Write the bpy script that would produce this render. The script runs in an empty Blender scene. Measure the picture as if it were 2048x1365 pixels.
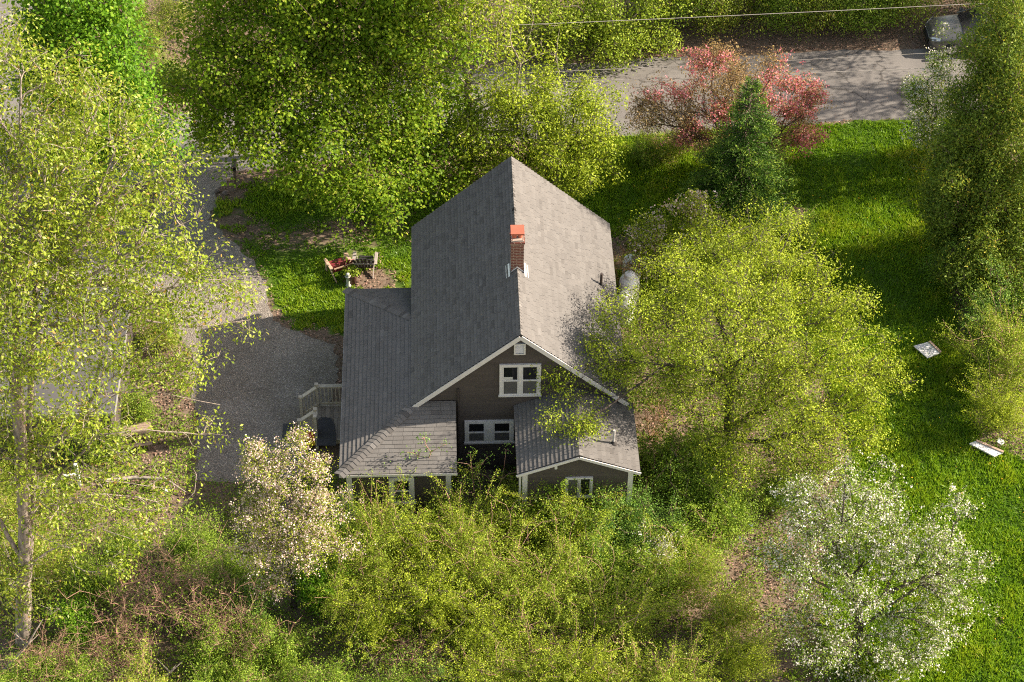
import bpy, math, random
import numpy as np
R=math.radians
rng=np.random.default_rng(7); random.seed(7)
S=bpy.context.scene; COL=S.collection
# ---------------------------------------------------------------- camera
CP=np.array([-2.135,-45.446,50.66]); PITCH,YAW,ROLL,F=.7747,.041,.010,4105.3
cam=bpy.data.objects.new('camera',bpy.data.cameras.new('camera')); COL.objects.link(cam); S.camera=cam
fw=np.array([math.sin(YAW)*math.cos(PITCH),math.cos(YAW)*math.cos(PITCH),-math.sin(PITCH)])
r0=np.array([math.cos(YAW),-math.sin(YAW),0.]); u0=np.cross(r0,fw)
RT=math.cos(ROLL)*r0+math.sin(ROLL)*u0; UP=-math.sin(ROLL)*r0+math.cos(ROLL)*u0
from mathutils import Matrix
cam.matrix_world=Matrix(((RT[0],UP[0],-fw[0],CP[0]),(RT[1],UP[1],-fw[1],CP[1]),(RT[2],UP[2],-fw[2],CP[2]),(0,0,0,1)))
cam.data.sensor_width=36; cam.data.lens=F/2048*36; cam.data.clip_end=2000; cam.data.clip_start=1
S.render.resolution_x=1024; S.render.resolution_y=682
# ---------------------------------------------------------------- light
SUN_E,SUN_A=R(30),R(8)            # elevation; azimuth measured from +x towards +y
w=bpy.data.worlds.new('World'); S.world=w; w.use_nodes=True
nt=w.node_tree; sky=nt.nodes.new('ShaderNodeTexSky'); sky.sky_type='NISHITA'; sky.sun_disc=False
sky.sun_elevation=SUN_E; sky.sun_rotation=math.pi/2-SUN_A
bg=nt.nodes['Background']; tn=nt.nodes.new('ShaderNodeMix'); tn.data_type='RGBA'; tn.blend_type='MULTIPLY'; tn.inputs[0].default_value=1; tn.inputs[7].default_value=(1.28,1.0,.76,1)
nt.links.new(sky.outputs[0],tn.inputs[6]); nt.links.new(tn.outputs[2],bg.inputs[0]); bg.inputs[1].default_value=.12
sl=bpy.data.lights.new('sun','SUN'); sl.energy=5.0; sl.angle=R(.53); sl.color=(1,.87,.71)
so=bpy.data.objects.new('sun',sl); COL.objects.link(so); so.location=(40,10,40)
so.rotation_euler=(0,math.pi/2-SUN_E,SUN_A)
try: S.cycles.use_denoising=False; S.cycles.filter_width=1.1
except Exception: pass
S.view_settings.view_transform='Standard'; S.view_settings.look='None'
S.view_settings.exposure=1.5; S.view_settings.gamma=1
# ---------------------------------------------------------------- picking world points
def ray(px,py): return fw+RT*((px-1024)/F)-UP*((py-682.5)/F)
def hit(px,py,P,N):
    d=ray(px,py); P=np.array(P,float); N=np.array(N,float); return CP+d*((P-CP)@N)/(d@N)
def G(px,py,z=0.): return hit(px,py,(0,0,z),(0,0,1))
def AY(px,py,Y): return hit(px,py,(0,Y,0),(0,1,0))
# ---------------------------------------------------------------- object helpers
def tag(o,label=None,cat=None,group=None,kind=None):
    if label: o['label']=label
    if cat: o['category']=cat
    if group: o['group']=group
    if kind: o['kind']=kind
    return o
def empty(name,loc,label,cat,group=None,rz=0):
    o=bpy.data.objects.new(name,None); COL.objects.link(o); o.location=loc; o.rotation_euler=(0,0,rz); o.empty_display_size=.2
    return tag(o,label,cat,group)
def link(name,me,mats,parent=None):
    o=bpy.data.objects.new(name,me); COL.objects.link(o)
    if not isinstance(mats,(list,tuple)): mats=[mats]
    for m in mats: me.materials.append(m)
    if parent: o.parent=parent
    return o
def npmesh(name,V,Fq,attrs=None,smooth=False,matidx=None):
    """V (n,3), Fq (m,k) constant size faces"""
    me=bpy.data.meshes.new(name); V=np.asarray(V,np.float32); Fq=np.asarray(Fq,np.int32); m,k=Fq.shape
    me.vertices.add(len(V)); me.vertices.foreach_set('co',V.ravel())
    me.loops.add(m*k); me.loops.foreach_set('vertex_index',Fq.ravel())
    me.polygons.add(m); me.polygons.foreach_set('loop_start',np.arange(0,m*k,k,dtype=np.int32))
    try: me.polygons.foreach_set('loop_total',np.full(m,k,np.int32))
    except Exception: pass
    if matidx is not None: me.polygons.foreach_set('material_index',np.asarray(matidx,np.int32))
    if smooth: me.polygons.foreach_set('use_smooth',np.ones(m,bool))
    me.update(calc_edges=True)
    for n,(dom,a) in (attrs or {}).items():
        at=me.attributes.new(n,'FLOAT',dom); at.data.foreach_set('value',np.asarray(a,np.float32))
    return me
class MB:
    def __init__(s): s.v=[]; s.f=[]; s.t=[]
    def face(s,pts,t=0.):
        n=len(s.v); s.v+=[tuple(map(float,p)) for p in pts]; s.f.append(tuple(range(n,n+len(pts)))); s.t.append(t)
    def raw(s,v,f,t=0.):
        n=len(s.v); s.v+=[tuple(map(float,p)) for p in v]
        for q in f: s.f.append(tuple(n+i for i in q)); s.t.append(t)
    def box(s,a,b,t=0.,rz=0,c=None):
        x0,y0,z0=a; x1,y1,z1=b
        v=[(x,y,z) for z in (z0,z1) for x,y in ((x0,y0),(x1,y0),(x1,y1),(x0,y1))]
        if rz:
            c=c or ((x0+x1)/2,(y0+y1)/2); cs,sn=math.cos(rz),math.sin(rz)
            v=[(c[0]+(x-c[0])*cs-(y-c[1])*sn,c[1]+(x-c[0])*sn+(y-c[1])*cs,z) for x,y,z in v]
        s.raw(v,[(0,3,2,1),(4,5,6,7),(0,1,5,4),(1,2,6,5),(2,3,7,6),(3,0,4,7)],t)
    def beam(s,p,q,wd,th,t=0.,upv=(0,0,1)):
        p=np.array(p,float); q=np.array(q,float); d=q-p; d/=np.linalg.norm(d); upv=np.array(upv,float)
        sx=np.cross(d,upv); n=np.linalg.norm(sx); sx=sx/n if n>1e-6 else np.array([1.,0,0]); uz=np.cross(sx,d)
        v=[]
        for c in (p,q):
            for a,b in ((-1,-1),(1,-1),(1,1),(-1,1)): v.append(c+sx*wd/2*a+uz*th/2*b)
        s.raw(v,[(0,3,2,1),(4,5,6,7),(0,1,5,4),(1,2,6,5),(2,3,7,6),(3,0,4,7)],t)
    def tube(s,pts,rad,n=8,t=0.,cap=True):
        pts=[np.array(p,float) for p in pts]
        if not isinstance(rad,(list,tuple)): rad=[rad]*len(pts)
        v=[];f=[]
        for i,p in enumerate(pts):
            d=pts[min(i+1,len(pts)-1)]-pts[max(i-1,0)]; d/=np.linalg.norm(d)
            a=np.cross(d,(0,0,1.)) if abs(d[2])<.95 else np.cross(d,(0,1.,0)); a/=np.linalg.norm(a); b=np.cross(d,a)
            for k in range(n): th=2*math.pi*k/n; v.append(p+rad[i]*(a*math.cos(th)+b*math.sin(th)))
        for i in range(len(pts)-1):
            for k in range(n): f.append((i*n+k,i*n+(k+1)%n,(i+1)*n+(k+1)%n,(i+1)*n+k))
        if cap: f.append(tuple(range(n))); f.append(tuple((len(pts)-1)*n+k for k in range(n)))
        s.raw(v,f,t)
    def lathe(s,prof,c=(0,0,0),n=20,t=0.):
        v=[];f=[]
        for r,z in prof:
            for k in range(n): a=2*math.pi*k/n; v.append((c[0]+r*math.cos(a),c[1]+r*math.sin(a),c[2]+z))
        for i in range(len(prof)-1):
            for k in range(n): f.append((i*n+k,i*n+(k+1)%n,(i+1)*n+(k+1)%n,(i+1)*n+k))
        s.raw(v,f,t)
    def ball(s,c,r,n=12,m=8,sc=(1,1,1),t=0.):
        v=[];f=[]
        for i in range(m+1):
            ph=math.pi*i/m
            for k in range(n): a=2*math.pi*k/n; v.append((c[0]+r*sc[0]*math.sin(ph)*math.cos(a),c[1]+r*sc[1]*math.sin(ph)*math.sin(a),c[2]+r*sc[2]*math.cos(ph)))
        for i in range(m):
            for k in range(n): f.append((i*n+k,(i+1)*n+k,(i+1)*n+(k+1)%n,i*n+(k+1)%n))
        s.raw(v,f,t)
    def build(s,name,m,parent=None,smooth=False,bevel=0):
        me=bpy.data.meshes.new(name); me.from_pydata(s.v,[],s.f)
        if smooth: me.polygons.foreach_set('use_smooth',np.ones(len(s.f),bool))
        at=me.attributes.new('tone','FLOAT','FACE'); at.data.foreach_set('value',np.array(s.t,np.float32)); me.update()
        o=link(name,me,m,parent)
        if bevel:
            b=o.modifiers.new('bevel','BEVEL'); b.width=bevel; b.segments=2; b.limit_method='ANGLE'
        return o
# ---------------------------------------------------------------- materials
def M_(name):
    m=bpy.data.materials.new(name); m.use_nodes=True; n=m.node_tree; return m,n,n.nodes['Principled BSDF']
def nd(n,t,**k):
    x=n.nodes.new(t)
    for a,b in k.items(): setattr(x,a,b)
    return x
def ramp(n,fac,stops):
    r=nd(n,'ShaderNodeValToRGB'); e=r.color_ramp.elements
    while len(e)<len(stops): e.new(.5)
    for i,(p,c) in enumerate(stops): e[i].position=p; e[i].color=(*c,1)
    n.links.new(fac,r.inputs[0]); return r.outputs[0]
def noise(n,scale,detail=4,rough=.6,vec=None,dim='3D'):
    x=nd(n,'ShaderNodeTexNoise'); x.inputs['Scale'].default_value=scale; x.inputs['Detail'].default_value=detail; x.inputs['Roughness'].default_value=rough
    if vec is None: vec=nd(n,'ShaderNodeTexCoord').outputs['Object']
    n.links.new(vec,x.inputs['Vector']); return x.outputs['Fac']
def mixc(n,fac,a,b,bt='MIX'):
    x=nd(n,'ShaderNodeMix',data_type='RGBA',blend_type=bt)
    if hasattr(fac,'links') or hasattr(fac,'is_linked'): n.links.new(fac,x.inputs[0])
    else: x.inputs[0].default_value=fac
    for s,i in ((a,6),(b,7)):
        if isinstance(s,tuple): x.inputs[i].default_value=(*s,1)
        else: n.links.new(s,x.inputs[i])
    return x.outputs[2]
def bump(n,p,h,st=.3,dist=.02):
    b=nd(n,'ShaderNodeBump'); b.inputs['Strength'].default_value=st; b.inputs['Distance'].default_value=dist
    n.links.new(h,b.inputs['Height']); n.links.new(b.outputs[0],p.inputs['Normal'])
def plain(name,c,rough=.6,metal=0,var=.15,scale=6,spec=.5):
    m,n,p=M_(name); f=noise(n,scale,5,.65)
    a=tuple(x*(1-var) for x in c); b=tuple(min(1,x*(1+var)) for x in c)
    n.links.new(ramp(n,f,[(.3,a),(.7,b)]),p.inputs['Base Color'])
    p.inputs['Roughness'].default_value=rough; p.inputs['Metallic'].default_value=metal
    p.inputs['Specular IOR Level'].default_value=spec
    return m
def leafmat(name,stops,trans=.35,rough=.5,spec=.15,tcol=1.25):
    m,n,p=M_(name); a=nd(n,'ShaderNodeAttribute',attribute_name='tone')
    c=ramp(n,a.outputs['Fac'],stops); n.links.new(c,p.inputs['Base Color'])
    p.inputs['Roughness'].default_value=rough; p.inputs['Specular IOR Level'].default_value=spec
    t=nd(n,'ShaderNodeBsdfTranslucent'); c2=mixc(n,1.,c,(min(1,1.*tcol),min(1,1.*tcol),.55),'MULTIPLY'); n.links.new(c2,t.inputs[0])
    x=nd(n,'ShaderNodeMixShader'); x.inputs[0].default_value=trans
    n.links.new(p.outputs[0],x.inputs[1]); n.links.new(t.outputs[0],x.inputs[2])
    n.links.new(x.outputs[0],n.nodes['Material Output'].inputs['Surface']); return m
def barkmat(name,a,b,scale=9):
    m,n,p=M_(name); tc=nd(n,'ShaderNodeTexCoord'); mp=nd(n,'ShaderNodeMapping'); mp.inputs['Scale'].default_value=(1,1,.25)
    n.links.new(tc.outputs['Object'],mp.inputs[0]); f=noise(n,scale,6,.7,mp.outputs[0])
    n.links.new(ramp(n,f,[(.35,a),(.62,b)]),p.inputs['Base Color']); p.inputs['Roughness'].default_value=.85; bump(n,p,f,.6,.03); return m
def tonemat(name,stops,rough=.85,nscale=0,nvar=.2,spec=.25,bs=0):
    m,n,p=M_(name); a=nd(n,'ShaderNodeAttribute',attribute_name='tone'); c=ramp(n,a.outputs['Fac'],stops)
    if nscale:
        f=noise(n,nscale,5,.7); c=mixc(n,1.,c,ramp(n,f,[(.3,(1-nvar,)*3),(.7,(1.,1.,1.))]),'MULTIPLY')
        if bs: bump(n,p,f,bs,.01)
    n.links.new(c,p.inputs['Base Color']); p.inputs['Roughness'].default_value=rough; p.inputs['Specular IOR Level'].default_value=spec; return m

m_shingle,n_,p_=M_('asphalt_shingles')
a_=nd(n_,'ShaderNodeAttribute',attribute_name='tone')
c_=ramp(n_,a_.outputs['Fac'],[(0,(.028,.026,.025)),(.22,(.082,.077,.073)),(.5,(.132,.125,.119)),(.8,(.152,.145,.138)),(1,(.185,.176,.168))])
tc_=nd(n_,'ShaderNodeTexCoord')
f1=noise(n_,2.2,5,.65,tc_.outputs['Object']); f2=noise(n_,90,2,.6,tc_.outputs['Object'])
c_=mixc(n_,1.,c_,ramp(n_,f1,[(.3,(.92,.92,.92)),(.7,(1.05,1.05,1.05))]),'MULTIPLY')
c_=mixc(n_,1.,c_,ramp(n_,f2,[(.3,(.78,.78,.78)),(.7,(1.12,1.12,1.12))]),'MULTIPLY')
n_.links.new(c_,p_.inputs['Base Color']); p_.inputs['Roughness'].default_value=.9; p_.inputs['Specular IOR Level'].default_value=.25
bump(n_,p_,f2,.5,.006)
m_under=plain('roof_underlay',(.035,.032,.03),.9)
m_siding=tonemat('brown_siding',[(0,(.064,.052,.047)),(.5,(.074,.060,.054)),(1,(.086,.070,.063))],.6,14,.18,.35)
m_trim=plain('trim_paint',(.60,.57,.55),.5,0,.06,5)
m_white=plain('white_paint',(.82,.82,.80),.4,0,.05,8); m_wt=plain('window_trim_paint',(.60,.575,.55),.5,0,.08,6)
m_glass,n_,p_=M_('window_glass'); p_.inputs['Base Color'].default_value=(.012,.013,.015,1); p_.inputs['Roughness'].default_value=.04; p_.inputs['Specular IOR Level'].default_value=.6
m_screen=plain('insect_screen',(.085,.082,.08),.55,0,.15,20)
m_blind=plain('window_blind',(.5,.49,.46),.6)
m_flash=plain('flashing_metal',(.75,.77,.8),.35,.3,.1)
m_pipe=plain('vent_pipe_black',(.05,.035,.03),.6); m_pipew=plain('vent_pipe_grey',(.38,.37,.36),.6)
m_cap=plain('chimney_cap_orange',(.38,.105,.06),.45,0,.12,5)
m_clay=plain('flue_clay',(.42,.12,.07),.7)
m_mortar=plain('crown_mortar',(.32,.27,.23),.9)
m_brick,n_,p_=M_('chimney_brick'); tc=nd(n_,'ShaderNodeTexCoord'); sp=nd(n_,'ShaderNodeSeparateXYZ'); n_.links.new(tc.outputs['Object'],sp.inputs[0])
ad=nd(n_,'ShaderNodeMath',operation='ADD'); n_.links.new(sp.outputs[0],ad.inputs[0]); n_.links.new(sp.outputs[1],ad.inputs[1])
cb=nd(n_,'ShaderNodeCombineXYZ'); n_.links.new(ad.outputs[0],cb.inputs[0]); n_.links.new(sp.outputs[2],cb.inputs[1])
bt=nd(n_,'ShaderNodeTexBrick'); n_.links.new(cb.outputs[0],bt.inputs['Vector']); bt.inputs['Scale'].default_value=1
bt.inputs['Brick Width'].default_value=.21; bt.inputs['Row Height'].default_value=.068; bt.inputs['Mortar Size'].default_value=.009
bt.inputs['Color1'].default_value=(.17,.052,.035,1); bt.inputs['Color2'].default_value=(.10,.035,.028,1); bt.inputs['Mortar'].default_value=(.33,.25,.19,1)
n_.links.new(bt.outputs[0],p_.inputs['Base Color']); p_.inputs['Roughness'].default_value=.85
m_deck=tonemat('weathered_deck_wood',[(0,(.22,.185,.15)),(1,(.38,.33,.28))],.8,12,.3)
m_rail=plain('rail_wood',(.40,.355,.285),.75,0,.2,10)
m_gravel,n_,p_=M_('gravel'); v=nd(n_,'ShaderNodeTexVoronoi'); v.inputs['Scale'].default_value=38; tc=nd(n_,'ShaderNodeTexCoord'); n_.links.new(tc.outputs['Object'],v.inputs['Vector'])
sv=nd(n_,'ShaderNodeSeparateColor'); n_.links.new(v.outputs['Color'],sv.inputs[0])
c_=ramp(n_,sv.outputs[0],[(0,(.135,.12,.107)),(.6,(.215,.193,.174)),(.9,(.30,.275,.25)),(1,(.45,.42,.38))])
c_=mixc(n_,1.,c_,ramp(n_,noise(n_,.55,6,.65),[(.3,(.70,.66,.60)),(.7,(1.12,1.1,1.08))]),'MULTIPLY')
n_.links.new(c_,p_.inputs['Base Color']); p_.inputs['Roughness'].default_value=.9; bump(n_,p_,v.outputs['Distance'],.7,.03)
m_road,n_,p_=M_('asphalt')
c_=mixc(n_,1.,ramp(n_,noise(n_,60,3,.7),[(.3,(.125,.118,.112)),(.7,(.19,.18,.172))]),ramp(n_,noise(n_,.5,6,.6),[(.3,(.78,.77,.76)),(.7,(1.12,1.1,1.08))]),'MULTIPLY')
vc=nd(n_,'ShaderNodeTexVoronoi',feature='DISTANCE_TO_EDGE'); vc.inputs['Scale'].default_value=.32; tc=nd(n_,'ShaderNodeTexCoord'); nz_=nd(n_,'ShaderNodeTexNoise'); nz_.inputs['Scale'].default_value=1.5; nz_.inputs['Detail'].default_value=5
vm=nd(n_,'ShaderNodeVectorMath',operation='MULTIPLY_ADD'); n_.links.new(tc.outputs['Object'],nz_.inputs['Vector']); n_.links.new(nz_.outputs['Color'],vm.inputs[0]); vm.inputs[1].default_value=(1.2,1.2,0); n_.links.new(tc.outputs['Object'],vm.inputs[2]); n_.links.new(vm.outputs[0],vc.inputs['Vector'])
c_=mixc(n_,1.,c_,ramp(n_,vc.outputs['Distance'],[(.003,(.45,.44,.43)),(.012,(1,1,1))]),'MULTIPLY')
n_.links.new(c_,p_.inputs['Base Color']); p_.inputs['Roughness'].default_value=.85; bump(n_,p_,noise(n_,60,3,.7),.4,.01)
m_ground,n_,p_=M_('ground_soil'); at=nd(n_,'ShaderNodeAttribute',attribute_name='dirt')
gr=ramp(n_,noise(n_,1.3,7,.75),[(.3,(.045,.085,.012)),(.5,(.075,.125,.018)),(.72,(.12,.165,.03))])
so_=ramp(n_,noise(n_,7,7,.75),[(.3,(.08,.057,.04)),(.5,(.155,.115,.083)),(.7,(.25,.195,.15))])
mx=nd(n_,'ShaderNodeMath',operation='ADD'); n_.links.new(at.outputs['Fac'],mx.inputs[0])
mm=nd(n_,'ShaderNodeMath',operation='MULTIPLY_ADD'); n_.links.new(noise(n_,2.5,7,.75),mm.inputs[0]); mm.inputs[1].default_value=1.2; mm.inputs[2].default_value=-.6; n_.links.new(mm.outputs[0],mx.inputs[1])
fa=ramp(n_,mx.outputs[0],[(.42,(0,0,0)),(.58,(1,1,1))])
n_.links.new(mixc(n_,fa,gr,so_),p_.inputs['Base Color']); p_.inputs['Roughness'].default_value=.95; p_.inputs['Specular IOR Level'].default_value=.1; bump(n_,p_,noise(n_,25,5,.7),.35,.02)

L_olive=leafmat('leaf_olive',[(0,(.09,.16,.012)),(.4,(.22,.31,.022)),(.75,(.35,.42,.05)),(.96,(.46,.50,.13)),(1,(.36,.24,.06))],.42,.4,.25)
L_bright=leafmat('leaf_bright',[(0,(.05,.14,.01)),(.5,(.13,.29,.016)),(1,(.27,.42,.035))],.45)
L_maple=leafmat('leaf_maple',[(0,(.08,.16,.012)),(.5,(.20,.33,.02)),(.9,(.37,.46,.04)),(1,(.45,.46,.08))],.5)
L_lime=leafmat('leaf_lime',[(0,(.13,.19,.014)),(.5,(.28,.37,.024)),(1,(.50,.56,.06))],.36)
L_yel=leafmat('leaf_yellowgreen',[(0,(.11,.17,.014)),(.5,(.23,.33,.028)),(1,(.42,.48,.06))],.34)
L_mid=leafmat('leaf_mid',[(0,(.075,.15,.016)),(.5,(.18,.29,.028)),(1,(.33,.43,.055))],.35)
L_cool=leafmat('leaf_cool',[(0,(.06,.14,.025)),(.5,(.15,.28,.045)),(1,(.26,.42,.08))],.35)
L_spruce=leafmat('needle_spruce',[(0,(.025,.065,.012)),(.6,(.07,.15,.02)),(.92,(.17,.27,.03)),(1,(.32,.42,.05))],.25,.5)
L_cedar=leafmat('foliage_cedar',[(0,(.06,.11,.018)),(.5,(.15,.225,.03)),(.9,(.28,.34,.045)),(1,(.44,.38,.05))],.35,.55)
L_bronze=leafmat('leaf_bronze',[(0,(.17,.11,.055)),(.5,(.32,.21,.10)),(1,(.40,.33,.13))],.35)
B_pink=leafmat('blossom_pink',[(0,(.50,.12,.17)),(.5,(.68,.22,.28)),(1,(.80,.42,.44))],.35,.6,.2,1)
B_white=leafmat('blossom_white',[(0,(.42,.40,.34)),(.5,(.72,.70,.66)),(1,(.86,.85,.83))],.3,.6,.2,1)
B_blush=leafmat('blossom_blush',[(0,(.46,.30,.27)),(.5,(.70,.56,.53)),(1,(.84,.76,.74))],.3,.6,.2,1)
B_yel=leafmat('flower_yellow',[(0,(.6,.30,.02)),(1,(.85,.58,.03))],.3,.6,.2,1)
m_grass=leafmat('grass_blades',[(0,(.11,.23,.016)),(.35,(.20,.34,.02)),(.65,(.27,.38,.022)),(.9,(.38,.45,.045)),(1,(.46,.42,.11))],.4,.45,.3)
m_grassdry=m_grass
m_litter=leafmat('fallen_leaves',[(0,(.10,.06,.045)),(.5,(.26,.165,.12)),(.85,(.42,.28,.21)),(1,(.50,.30,.25))],.1,.7,.2)
K_grey=barkmat('bark_grey',(.12,.10,.08),(.36,.31,.265)); K_dark=barkmat('bark_dark',(.035,.027,.022),(.11,.085,.068))
K_brown=barkmat('bark_brown',(.07,.048,.036),(.20,.14,.105)); K_red=barkmat('bark_reddish',(.20,.10,.07),(.50,.30,.22))
K_pale=barkmat('bark_pale',(.11,.09,.075),(.36,.30,.25)); K_tan=barkmat('bark_tan',(.20,.10,.05),(.50,.28,.14))
# ---------------------------------------------------------------- vegetation engine (numpy)
def norm(a): return a/np.maximum(np.linalg.norm(a,axis=-1,keepdims=True),1e-9)
def skeleton(root,guides,tips,step=.45,wpath=.35,rg=None,droop=0.):
    """nodes pos,parent; guides=list of polylines (each starts on the trunk)"""
    cap=int(len(tips)*9+500); P=np.zeros((cap,3)); par=np.full(cap,-1); plen=np.zeros(cap); D=np.zeros((cap,3)); n=1; P[0]=root; D[0]=(0,0,1)
    def chain(j,pts):
        nonlocal n
        for q in pts:
            if n>=cap: return j
            P[n]=q; par[n]=j; d=q-P[j]; l=np.linalg.norm(d); plen[n]=plen[j]+l; D[n]=d/max(l,1e-6); j=n; n+=1
        return j
    for g in guides:
        g=np.array(g,float); j=int(np.argmin(((P[:n]-g[0])**2).sum(1)))
        out=[]
        for a,b in zip(g[:-1],g[1:]):
            k=max(2,int(np.linalg.norm(b-a)/step))
            for i in range(1,k+1): out.append(a+(b-a)*i/k+rg.normal(0,.03,3)*step)
        chain(j,out)
    d0=np.array([((P[:n]-t)**2).sum(1).min() for t in tips]); order=np.argsort(d0); tipn=[]
    for ti in order:
        t=tips[ti]; v=t-P[:n]; dist=np.linalg.norm(v,axis=1)
        align=(v*D[:n]).sum(1)/np.maximum(dist,1e-6)
        cost=dist*(1.25-.5*align)+wpath*plen[:n]+np.maximum(0,-v[:,2])*.45
        j=int(np.argmin(cost)); L=dist[j]; k=max(1,min(8,int(L/step)+1)); p0=P[j].copy(); c=p0+D[j]*L*.38+np.array([0,0,L*(.10-droop)])
        s=np.arange(1,k+1)[:,None]/k; q=(1-s)**2*p0+2*s*(1-s)*c+s*s*t
        if k>1: q[:-1]+=rg.normal(0,.05,(k-1,3))*step
        tipn.append(chain(j,q))
    P=P[:n]; par=par[:n]; cnt=np.zeros(n)
    for t in tipn: cnt[t]+=1
    for i in range(n-1,0,-1):
        if cnt[i]==0: cnt[i]=.5
        cnt[par[i]]+=cnt[i]
    return P,par,cnt
def tubes(P0,P1,r0,r1,k=5):
    d=norm(P1-P0); ref=np.where(np.abs(d[:,2:3])<.9,np.array([[0,0,1.]]),np.array([[1.,0,0]])); a=norm(np.cross(d,ref)); b=np.cross(d,a)
    th=np.arange(k)*2*np.pi/k; c=np.cos(th)[None,:,None]; s=np.sin(th)[None,:,None]
    ring=a[:,None]*c+b[:,None]*s; m=len(P0)
    V=np.concatenate([P0[:,None]+ring*r0[:,None,None],P1[:,None]+ring*r1[:,None,None]],1).reshape(-1,3)
    i=np.arange(k); j=(i+1)%k; f=np.stack([i,j,j+k,i+k],1)[None]+(np.arange(m)*2*k)[:,None,None]
    return V,f.reshape(-1,4)
def leafquads(C,axis,nrm,ln,wd,fold=.25):
    s=norm(np.cross(axis,nrm)); n2=np.cross(s,axis); ln=ln[:,None]; wd=wd[:,None]
    V=np.stack([C,C+axis*ln*.45+s*wd*.5+n2*wd*fold,C+axis*ln,C+axis*ln*.5-s*wd*.5+n2*wd*fold],1).reshape(-1,3)
    return V,np.arange(len(C)*4).reshape(-1,4)
def scatter(tips,per,cr,size,rg,aspect=.6,upb=.5,dirs=None,flat=.75,droop=0.,tonebias=0.,tv=.22):
    n=len(tips)*per; ti=np.repeat(np.arange(len(tips)),per); g=rg.normal(0,1,(n,3)); g*=np.minimum(1,1.8/np.linalg.norm(g,axis=1,keepdims=True))
    off=g*cr; off[:,2]*=flat; C=tips[ti]+off
    ax=norm(off*1.2/cr+rg.normal(0,.7,(n,3))+np.array([0,0,-droop])); nr=norm(rg.normal(0,.42,(n,3))+np.array([0,0,upb*1.1])+off*(.75/cr))
    ax=norm(ax-nr*(ax*nr).sum(1,keepdims=True)*.8)
    l=size*rg.uniform(.6,1.35,n); V,Fq=leafquads(C,ax,nr,l,l*aspect,.12)
    ct=rg.normal(0,.12,len(tips)); tone=np.clip(.5+tonebias+ct[ti]+rg.normal(0,tv,n),0,1)
    return V,Fq,tone
def lobetips(lobes,n,rg,shell=.4):
    vol=np.array([l[3]*l[4]*l[5] for l in lobes])**.8; k=np.maximum(1,(vol/vol.sum()*n).astype(int)); out=[]
    for l,kk in zip(lobes,k):
        d=norm(rg.normal(0,1,(kk,3))); r=rg.uniform(shell**3,1,kk)**(1/3); r*=1+.26*np.sin(d[:,0]*6+l[0]*3)*np.cos(d[:,2]*5+d[:,1]*5+l[1])+.10*rg.normal(0,1,kk)
        out.append(np.array(l[:3])+d*r[:,None]*np.array(l[3:6]))
    T=np.concatenate(out); ph=rg.uniform(0,6.28,6); f=2*np.pi/1.5
    if len(T)>20:
        nz=np.sin(T[:,0]*f+ph[0]+1.3*np.sin(T[:,2]*f*.6+ph[3]))+np.sin(T[:,1]*f*.9+ph[1]+1.1*np.sin(T[:,0]*f*.5+ph[4]))+np.sin(T[:,2]*f*1.2+ph[2]+1.2*np.sin(T[:,1]*f*.7+ph[5]))
        T=T[(nz>-.15)|(rg.random(len(T))<.10)]
    return T[T[:,2]>.15]
def PL(lobes,Yb):
    """lobes given as pixel centre + depth offset + radii in metres -> world"""
    out=[]
    for px,py,dy,rx,ry,rz in lobes:
        p=AY(px,py,Yb+dy); out.append((p[0],p[1],p[2],rx,ry,rz))
    return out
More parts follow.
